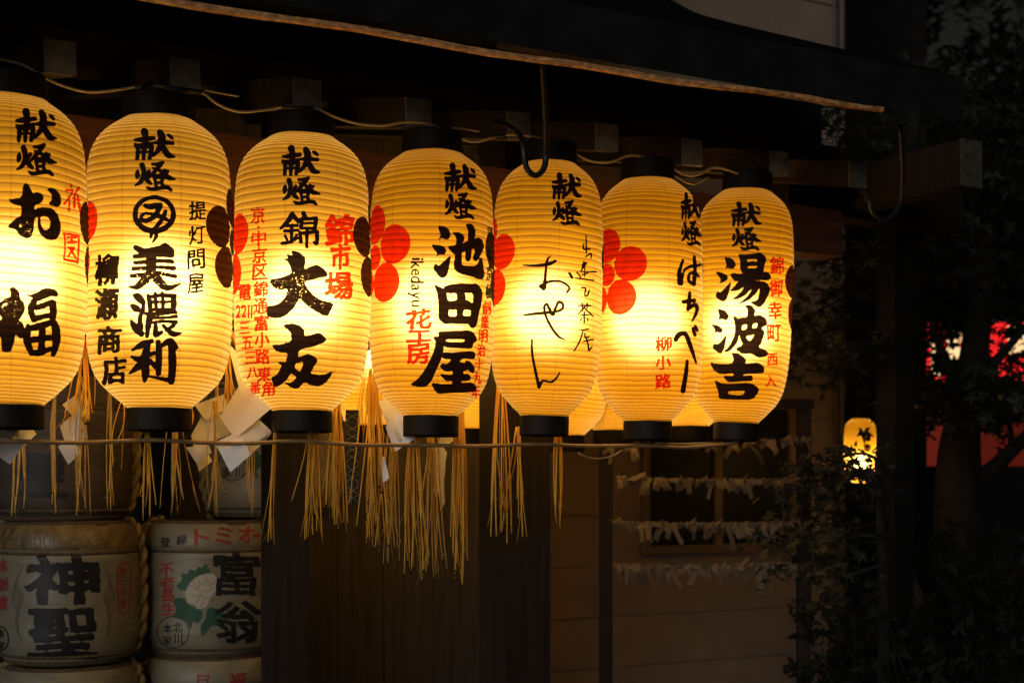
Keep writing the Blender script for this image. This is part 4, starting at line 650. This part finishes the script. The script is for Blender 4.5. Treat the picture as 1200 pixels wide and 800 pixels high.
ink4 = [line([(273 + 17 * math.cos(a), 545 + 18 * math.sin(a)) for a in np.linspace(0, 6.3, 26)], .6, 1)] + col('川', 280, 553, 280, 553, 10, 13, 1, .04, 41, shear=0) + col('家', 266, 553, 266, 553, 11, 13, 1, .04, 42, shear=0) + [B([(P_, [(290, 525), (304, 530), (310, 545), (300, 550), (303, 562), (292, 548), (284, 540)])], (0, 0, 1), 3, rough=.2)]
barrel(80, .99, 1.0, 'sake barrel with gold brown upper band and two big black characters', ink1, True, 1)
barrel(247, .985, 1.0, 'sake barrel with white peony print and red katakana on its shoulder', ink2, False, 2)
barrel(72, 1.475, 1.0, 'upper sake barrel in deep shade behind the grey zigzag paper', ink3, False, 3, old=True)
barrel(318, 1.475, 1.04, 'upper sake barrel with ringed characters behind the large lit zigzag paper', ink4, False, 4)
barrel(80, .50, 1.0, 'bottom sake barrel directly under the two big character barrel', (), False, 5)
barrel(247, .505, 1.0, 'bottom sake barrel directly under the peony barrel', col('福', 278, 797, 278, 797, 20, 20, 2, .06, 50) + col('月', 236, 799, 236, 799, 18, 18, 2, .06, 51), False, 6)
beam('barrel_shelf', -.3, 1.4, .76, 1.24, .955, .968, M['post'], 'dark shelf board carrying the middle barrels', 'shelf', 'barrel shelves') if False else None
beam('barrel_shelf', -.4, 1.5, .74, 1.30, .42, .475, M['post'], 'dark plank shelf under the bottom barrels', 'shelf')
beam('straw_bundle', .49, .60, 1.05, 1.2, 1.46, 2.2, M['mat_straw'], 'brown straw mat bundle standing between the upper barrels', 'straw mat')

# ------------------------------------------------------------------ beige house with window, drain pipe
e = empty('beige_house', W(4.2, 2.75, 0)); tag(e, 'beige house with horizontal siding boards behind the fortune strings', 'house')
mb = MB(); z = .30; Z = [0, .31]
zs = [sd(661, y, 2.75)[1] for y in (785, 723, 664)]; pitch = (zs[2] - zs[0]) / 2
z = zs[0] - 4 * pitch
while z < 7:
    z1 = z + pitch - .007
    if z1 > .05:
        for (a, b) in ((2.42, 5.60),): mb.hexa([W(*p) for p in ((a, 2.742, max(z, 0)), (b, 2.742, max(z, 0)), (b, 2.9, max(z, 0)), (a, 2.9, max(z, 0)), (a, 2.75, z1), (b, 2.75, z1), (b, 2.9, z1), (a, 2.9, z1))])
    z += pitch
mb.rbox(2.42, 5.595, 2.76, 2.9, .02, 7); mb.build('siding', M['siding'], e)
mb = MB(); mb.rbox(2.42, 5.62, 2.70, 2.745, 0, zs[0] - pitch * .98); mb.build('plinth', M['dark'], e)
w0, wz0 = sd(752, 650, 2.72); w1, wz1 = sd(930, 498, 2.72)
fr = MB(); 
for a in ((w0, w1, wz0, wz0 + .05), (w0, w1, 2.02, 2.07), (w0, w0 + .045, wz0 + .05, 2.02), (w1 - .045, w1, wz0 + .05, 2.02), (4.53, 4.585, wz0 + .05, 2.02)): fr.rbox(a[0], a[1], 2.70, 2.74, a[2], a[3])
wf = fr.build('window', M['frame'], e)
mb = MB(); mb.rbox(w0 + .045, w1 - .045, 2.722, 2.732, wz0 + .05, 2.02); g = mb.build('pane', M['glass'], None, loc=W(4.2, 2.75, 0)); g.location = (0, 0, 0); g.parent = wf
mb = MB(); 
for px, rr_ in ((987, .022), (978, .012)):
    s_ = sd(px, 420, 2.7)[0]; mb.tube([W(s_, 2.70, 0), W(s_, 2.70, 2.2), W(s_, 2.70, 6.5)], rr_, 8)
mb.build('drain_pipe', M['pipe'], e)

# ------------------------------------------------------------------ fortune strings
e = empty('fortune_rack', aty(826, 560, 6.4) * [1, 1, 0]); tag(e, 'dark rack frame with four wires of tied fortune papers', 'rack')
RY = lambda px: 6.35 + (px - 710) / 230 * .22
for px, wd in ((710, 15), (942, 15)):
    mb = MB(); c = aty(px, 560, RY(px)); h = wd / F * RY(px) / 2; top = aty(px, 468, RY(px))[2]
    mb.hexa([(c[0] + a, c[1] + b, z) for z in (0, top) for a, b in ((-h, -h), (h, -h), (h, h), (-h, h))]); mb.build('rack_post', M['post'], e)
a, b = aty(700, 473, RY(710)), aty(952, 473, RY(942)); mb = MB(); mb.hexa([tuple(p + np.array([0, y, z])) for z in (-.02, .02) for p, y in ((a, -.045), (b, -.045), (b, .02), (a, .02))]); mb.build('rack_rail', M['post'], e)
ROWS = [((719, 524), (946, 514)), ((722, 560), (940, 562)), ((719, 612), (938, 612)), ((719, 663), (938, 659))]
for (x0, y0), (x1, y1) in ROWS:
    mb = MB(); mb.tube([aty(x0 + (x1 - x0) * t, y0 + (y1 - y0) * t + 6 * 4 * t * (1 - t) * .5, RY(x0 + (x1 - x0) * t) - .05) for t in np.linspace(0, 1, 9)], .0022, 5); mb.build('wire', M['iron'], e)
def fortune_mesh(i):
    rn = random.Random(i); mb = MB(); L = rn.uniform(.05, .12); wd = rn.uniform(.011, .017)
    def strip(P, ax):
        vs = []
        for p in P: vs += [p - ax * wd, p + ax * wd]
        n0 = len(vs); vs += [v + np.array([0, .0012, 0]) for v in vs]
        fs = [(2 * k, 2 * k + 1, 2 * k + 3, 2 * k + 2) for k in range(len(P) - 1)]; mb.add(vs, fs + [tuple(n0 + x for x in f[::-1]) for f in fs])
    mb.lathe([(.004, -.016), (.014, -.013), (.018, 0), (.013, .013), (.004, .017)], n=7)
    for sg in (-1, 1):
        a = rn.uniform(.1, 1.25) * sg; l = L * rn.uniform(.55, 1.2) * (1 if sg > 0 or rn.random() < .6 else .4)
        dv = np.array([math.sin(a), rn.uniform(-.35, .05), -math.cos(a) * rn.choice((1, 1, 1, -.5))]); ax = np.array([math.cos(a), rn.uniform(-.3, .3), math.sin(a)])
        P = [dv * l * t + np.array([0, -.010 - .012 * math.sin(t * 3), -.012 * t * t]) for t in np.linspace(0, 1, 6)]; strip(P, ax)
    me = bpy.data.meshes.new('paper_fortune'); me.from_pydata([tuple(v) for v in mb.v], [], mb.f); me.materials.append(M['fortune']); return me
FM = [fortune_mesh(i) for i in range(14)]
for ri, ((x0, y0), (x1, y1)) in enumerate(ROWS):
    n = (26, 40, 42, 40)[ri]
    for k in range(n):
        t = min(max((k + rnd.uniform(.1, .9)) / n, 0), 1); x = x0 + (x1 - x0) * t; y = y0 + (y1 - y0) * t + 12 * t * (1 - t)
        if ri == 0 and (.12 < t < .40 or .52 < t < .6): continue
        o = bpy.data.objects.new('paper_fortune', FM[rnd.randrange(14)]); o.location = aty(x, y, RY(x) - .05); o.rotation_euler = (rnd.uniform(-.3, .3), rnd.uniform(-.5, .5), rnd.uniform(-.9, .9)); s_ = rnd.uniform(.6, .98); o.scale = (s_, s_, s_)
        COL.objects.link(o); tag(o, 'folded white fortune paper tied on the ' + ('top', 'second', 'third', 'lowest')[ri] + ' wire of the rack', 'paper', 'fortune papers tied on the ' + ('top', 'second', 'third', 'lowest')[ri] + ' wire')

# ------------------------------------------------------------------ far lantern, red lit signs, dark house
p = aty(1008, 524, 8.2)
L = Lan(p[0], p[1], 1.6 + (560 - 566) / F * 8.2, 1.6 + (560 - 490) / F * 8.2, 19 * 8.2 / F, 0, 9, 10); L.yc = 8.2
lantern(L, 'small lit lantern far behind the leaves, right of the beige house', 'far lanterns', PM3, [(*glyph('塩', 1016, 511, 9, 12, .07, step=.7), 1), (*glyph('命', 1016, 524, 9, 12, .07, step=.7), 1)], 9, ncol=48, seg=3, lz=.3)
def pbox(mb, x0, y0, x1, y1, Y, th, mi=0):
    a, b = aty(x0, y1, Y), aty(x1, y0, Y); mb.hexa([(x, y, z) for z in (a[2], b[2]) for x, y in ((a[0], Y), (b[0], Y), (b[0], Y + th), (a[0], Y + th))], mi)
r = empty('dark_building', aty(1028, 560, 12) * [1, 1, 0]); tag(r, 'black unlit building right of the beige house', 'building')
mb = MB(); a, b = aty(985, 560, 11), aty(1086, 560, 11); mb.hexa([(x, y, z) for z in (0, 9) for x, y in ((a[0], 11), (b[0], 11), (b[0] - .3, 17), (a[0], 17))]); mb.build('wall', M['dark'], r)
mb = MB(); mb.hexa([(x, y, z) for z in (9, 9.25) for x, y in ((a[0] - .2, 10.7), (b[0] + .2, 10.7), (b[0], 17), (a[0] - .2, 17))]); mb.build('roof', M['roof'], r)
def redsign(x0, y0, x1, y1, Y, label, st, letters):
    r = empty('lit_sign', aty((x0 + x1) / 2, y1, Y)); tag(r, label, 'sign', 'red lit signs beyond the trees')
    mb = MB(); pbox(mb, x0, y0, x1, y1, Y, .25); mb.build('glowing_panel', emit('red backlit acrylic', (1, .018, .02), st), r)
    mb = MB(); pbox(mb, x0 - 3, y0 - 4, x1 + 3, y0 - .3, Y - .02, .3); pbox(mb, x0 - 3, y1 + .3, x1 + 3, y1 + 4, Y - .02, .3); mb.build('frame', M['iron'], r)
    if letters:
        mb = MB()
        for (cx, cy, rx, ry) in letters: 
            pbox(mb, cx - rx, cy - ry, cx + rx, cy + ry, Y - .01, .008)
        mb.build('cream_panel', emit('cream backlit acrylic', (1, .62, .3), st * 1.05), r)
redsign(1082, 380, 1150, 446, 14.5, 'bright red backlit sign with cream patches seen through leaves', 1.25, [(1097, 420, 6, 22), (1117, 408, 8, 24), (1133, 392, 10, 8)])
redsign(1160, 378, 1216, 446, 14.6, 'bright red backlit sign cut off by the right edge', 1.2, [(1188, 398, 7, 16), (1204, 400, 9, 18)])
def redfence(x0, x1, label, st):  # red fence panels, no lamps: their lit look is added as weak emission
    r = empty('glowing_red_fence', aty((x0 + x1) / 2, 545, 14)); tag(r, label, 'fence', 'red fence panels with added glow')
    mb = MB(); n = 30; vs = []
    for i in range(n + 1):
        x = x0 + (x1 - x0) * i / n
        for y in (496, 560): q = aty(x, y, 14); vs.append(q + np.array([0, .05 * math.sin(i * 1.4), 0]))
    mb.add(vs, [(2 * i, 2 * i + 2, 2 * i + 3, 2 * i + 1) for i in range(n)]); mb.add([v + np.array([0, .02, 0]) for v in vs], [(2 * i, 2 * i + 1, 2 * i + 3, 2 * i + 2) for i in range(n)]); mb.build('sheet', emit('self-lit red fence', (.22, .022, .012), st), r, True)
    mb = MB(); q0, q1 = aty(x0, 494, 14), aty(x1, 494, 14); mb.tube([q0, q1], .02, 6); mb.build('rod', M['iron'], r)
redfence(1083, 1112, 'narrow self-glowing red fence panel left of the forked trunk', .5)
redfence(1138, 1230, 'wide self-glowing red fence panel right of the forked trunk', .36)

# ------------------------------------------------------------------ trees and shrubs
def leaf_mesh(sz, rn, lobes=7):
    v = [(0, 0, 0)]; angs = np.linspace(-2.2, 2.2, lobes)
    for i, a in enumerate(angs):
        l = sz * (1 - .38 * abs(a) / 2.2) * rn.uniform(.85, 1.1); da = 4.4 / lobes / 2
        v.append((math.sin(a - da) * sz * .34, math.cos(a - da) * sz * .34, 0)); v.append((math.sin(a) * l, math.cos(a) * l, -.12 * sz))
    v.append((math.sin(2.5) * sz * .3, math.cos(2.5) * sz * .3, 0))
    return np.array(v), [(0, i + 1, i) for i in range(1, len(v) - 1)]
def leaves(mb, pts, sz, rn, lobes=7, flat=.6):
    for p in pts:
        v, f = leaf_mesh(sz * rn.uniform(.6, 1.25), rn, lobes); M_ = np.array((Matrix.Rotation(rn.uniform(0, 6.28), 3, 'Z') @ Matrix.Rotation(rn.gauss(0, flat), 3, 'X') @ Matrix.Rotation(rn.gauss(0, flat), 3, 'Y'))); mb.add(v @ M_.T + p, f)
def limb(mb, p0, p1, r0, r1, rn, wob=.08, n=6):
    P = [p0 + (p1 - p0) * t + np.array([rn.gauss(0, wob), rn.gauss(0, wob), rn.gauss(0, wob * .6)]) * math.sin(math.pi * t) for t in np.linspace(0, 1, n)]; C = crom(P, 3); mb.tube(C, np.linspace(r0, r1, len(C)), 7); return C
def tree(base, limbs, sprays, label, name='maple_tree', cat='tree', sz=.05, seed=1, tr=.07, lobes=7, mleaf='leaf', flat=.55, group=None):
    rn = random.Random(seed); e = empty(name, base); tag(e, label, cat, group); tb = MB(); cb = MB()
    for pts, r0, r1 in limbs: C = crom(pts, 6); tb.tube(C, np.linspace(r0, r1, len(C)), 9)
    for (a, b, n, spr) in sprays:         # a twig from a to b with leaves spread along it
        C = limb(tb, np.array(a), np.array(b), .008, .002, rn, .04)
        P = []
        for _ in range(n):
            c = C[rn.randrange(len(C) // 4, len(C))]; P.append(c + np.array([rn.gauss(0, spr), rn.gauss(0, spr), rn.gauss(0, spr * .45)]))
        leaves(cb, P, sz, rn, lobes, flat)
    tb.build('trunk', M['bark'], e, True); cb.build('crown', M[mleaf], e); return e
# maple in front of the house corner
def sp(x0, y0, x1, y1, Y, n, spr, dy=0): return (aty(x0, y0, Y), aty(x1, y1, Y + dy), n, spr)
rn = random.Random(5)
base = aty(1050, 560, 6.9) * [1, 1, 0]
spr = []
for (x0, y0, x1, y1, n) in [(1040, 250, 935, 225, 55), (1040, 262, 930, 268, 70), (1045, 300, 925, 305, 55), (1040, 320, 950, 345, 45), (1040, 345, 925, 372, 70), (1040, 372, 930, 400, 70), (1045, 400, 922, 425, 60), (1040, 395, 950, 440, 55), (1040, 420, 945, 452, 40), (1060, 235, 980, 232, 60), (1060, 270, 1000, 275, 50), (1050, 300, 985, 320, 40), (1070, 120, 890, 130, 60), (1070, 150, 880, 160, 75), (1070, 178, 900, 185, 75), (1065, 205, 930, 205, 60), (1075, 85, 915, 95, 30)]:
    spr.append(sp(x0, y0, x1, y1, 6.6 + rn.uniform(-.3, .3), n, .085))
limbs = [([base, aty(1052, 600, 6.9), aty(1056, 420, 6.9), aty(1060, 240, 6.9), aty(1075, 120, 7)], .085, .03), ([aty(1056, 420, 6.9), aty(1010, 380, 6.75), aty(950, 395, 6.6)], .03, .006), ([aty(1058, 300, 6.9), aty(1010, 285, 6.75), aty(940, 262, 6.6)], .03, .006)]
tree(base, limbs, spr, 'maple tree with spread star leaves before the beige house corner', seed=11, sz=.052)
# lower maple spray over the rack post
base = aty(1035, 560, 5.9) * [1, 1, 0]; spr = []
for (x0, y0, x1, y1, n) in [(1030, 560, 935, 545, 65), (1030, 575, 925, 575, 75), (1030, 590, 930, 600, 70), (1035, 610, 920, 622, 65), (1035, 630, 915, 640, 70), (1035, 650, 935, 662, 55), (1040, 660, 930, 680, 50), (1040, 690, 955, 705, 40), (1030, 545, 960, 535, 45), (1030, 570, 985, 552, 45)]:
    spr.append(sp(x0, y0, x1, y1, 5.8 + rn.uniform(-.3, .3), n, .07))
limbs = [([base, aty(1036, 720, 5.9), aty(1032, 600, 5.9), aty(1028, 540, 5.9)], .035, .012)]
tree(base, limbs, spr, 'low maple sapling with leaves over the right post of the fortune rack', seed=12, sz=.047)
# forked dark tree on the right
base = aty(1125, 560, 8.5) * [1, 1, 0]; spr = []
for i in range(46):
    x, y = rn.uniform(1075, 1215), rn.choice((rn.uniform(90, 318), rn.uniform(200, 318), rn.uniform(464, 480))); spr.append(sp(x, y, x + rn.uniform(-55, 55), y + rn.uniform(-15, 12), 8.4 + rn.uniform(-1, 1), 50, .16))
for i in range(26):
    x, y = rn.uniform(1080, 1205), rn.uniform(385, 445); spr.append(sp(x, y, x + rn.uniform(-40, 40), y + rn.uniform(-10, 16), 9.6 + rn.uniform(-.5, .5), 10, .09))
for i in range(13):
    x, y = rn.uniform(1078, 1200), rn.choice((rn.uniform(368, 386), rn.uniform(436, 452))); spr.append(sp(x, y, x + rn.uniform(-30, 30), y + rn.uniform(-6, 8), 9.4, 22, .07))
limbs = [([base, aty(1124, 620, 8.5), aty(1124, 540, 8.5), aty(1128, 500, 8.5), aty(1140, 430, 8.5), aty(1150, 340, 8.5), aty(1165, 200, 8.6)], .17, .05), ([aty(1128, 570, 8.5), aty(1160, 552, 8.45), aty(1185, 528, 8.4), aty(1215, 500, 8.4)], .06, .035), ([aty(1186, 528, 8.4), aty(1184, 505, 8.4), aty(1176, 470, 8.4)], .025, .012), ([aty(1136, 450, 8.5), aty(1160, 430, 8.5), aty(1200, 385, 8.5)], .05, .02), ([aty(1130, 480, 8.5), aty(1112, 430, 8.5), aty(1090, 380, 8.5)], .05, .015)]
tree(base, limbs, spr, 'large dark forked tree in front of the red lit signs', 'dark_tree', seed=13, sz=.08, lobes=5)
# shrubs at the lower right
GS = 'dark shrubs at the lower right'
def shrub(x, y, Y, w_, h, n, label, seed, sz=.06, lobes=3):
    rn = random.Random(seed); b = aty(x, y, Y); base = np.array([b[0], b[1], 0]); spr = []; H = b[2] + h
    for i in range(n):
        a = rn.uniform(0, 6.28); q = w_ * math.sqrt(rn.random()); spr.append((base + [0, 0, H * .25], base + [q * math.cos(a), q * math.sin(a), H * rn.uniform(.35, 1)], 34, .08))
    tree(base, [([base, base + [0.02, 0, H * .3], base + [0, .02, H * .6]], .03, .012)], spr, label, 'leafy_shrub', 'shrub', sz, seed, lobes=lobes, mleaf='shrubleaf', flat=.8, group=GS)
shrub(1010, 720, 6.3, .35, .1, 46, 'leafy shrub under the low maple sapling', 21)
shrub(1100, 640, 7.2, .5, .15, 60, 'broad dark shrub before the forked trunk', 22)
shrub(1180, 620, 6.6, .45, .1, 60, 'dark shrub at the right edge of the photo', 23)
shrub(1140, 740, 5.6, .4, .05, 50, 'low dark shrub in the bottom right corner', 24)
rn = random.Random(3); mb = MB(); c = aty(1060, 690, 6.7); vs = []
n, k = 14, 8
for i in range(k + 1):
    for j in range(n):
        a = 2 * math.pi * j / n; t = i / k; q = .19 * math.sqrt(max(.02, 1 - t * t)) * (1 + .15 * math.sin(3 * a + 5 * t)); vs.append((c[0] + q * math.cos(a), c[1] + q * math.sin(a), t * (c[2] + .12) + rn.gauss(0, .012)))
mb.add(vs, [(i * n + j, i * n + (j + 1) % n, (i + 1) * n + (j + 1) % n, (i + 1) * n + j) for i in range(k) for j in range(n)] + [tuple(k * n + j for j in range(n))]); tag(mb.build('garden_stone', M['stone'], None, True, loc=(c[0], c[1], 0)), 'upright grey stone half hidden by shrub leaves', 'stone')

# ------------------------------------------------------------------ ground
mb = MB(); pbox(mb, 1078, 546, 1300, 760, 13.4, .3); tag(mb.build('garden_wall', M['dark'], None, loc=aty(1180, 560, 13.4) * [1, 1, 0]), 'low black garden wall under the glowing red fence panels', 'wall')
mb = MB(); mb.add([(-150, -150, 0), (150, -150, 0), (150, 150, 0), (-150, 150, 0)], [(0, 1, 2, 3)])
tag(mb.build('ground', M['ground']), kind='structure')
# far dark trees closing the view behind the street
for i, (x, Y, h) in enumerate([(1120, 20, 7.5), (1215, 22, 8)]):
    base = aty(x, 560, Y) * [1, 1, 0]; rn = random.Random(40 + i); spr = []
    for j in range(60):
        a = rn.uniform(0, 6.28); q = 2.6 * math.sqrt(rn.random()); spr.append((base + [0, 0, h * .4], base + [q * math.cos(a), q * math.sin(a), h * rn.uniform(.45, 1.15)], 34, .4))
    tree(base, [([base, base + [.1, 0, h * .4], base + [0, .1, h * .8]], .2, .06)], spr, ['tall night tree far behind the red lit signs', 'tall night tree at the far right behind the street'][i], 'dark_tree', seed=50 + i, sz=.3, lobes=5)
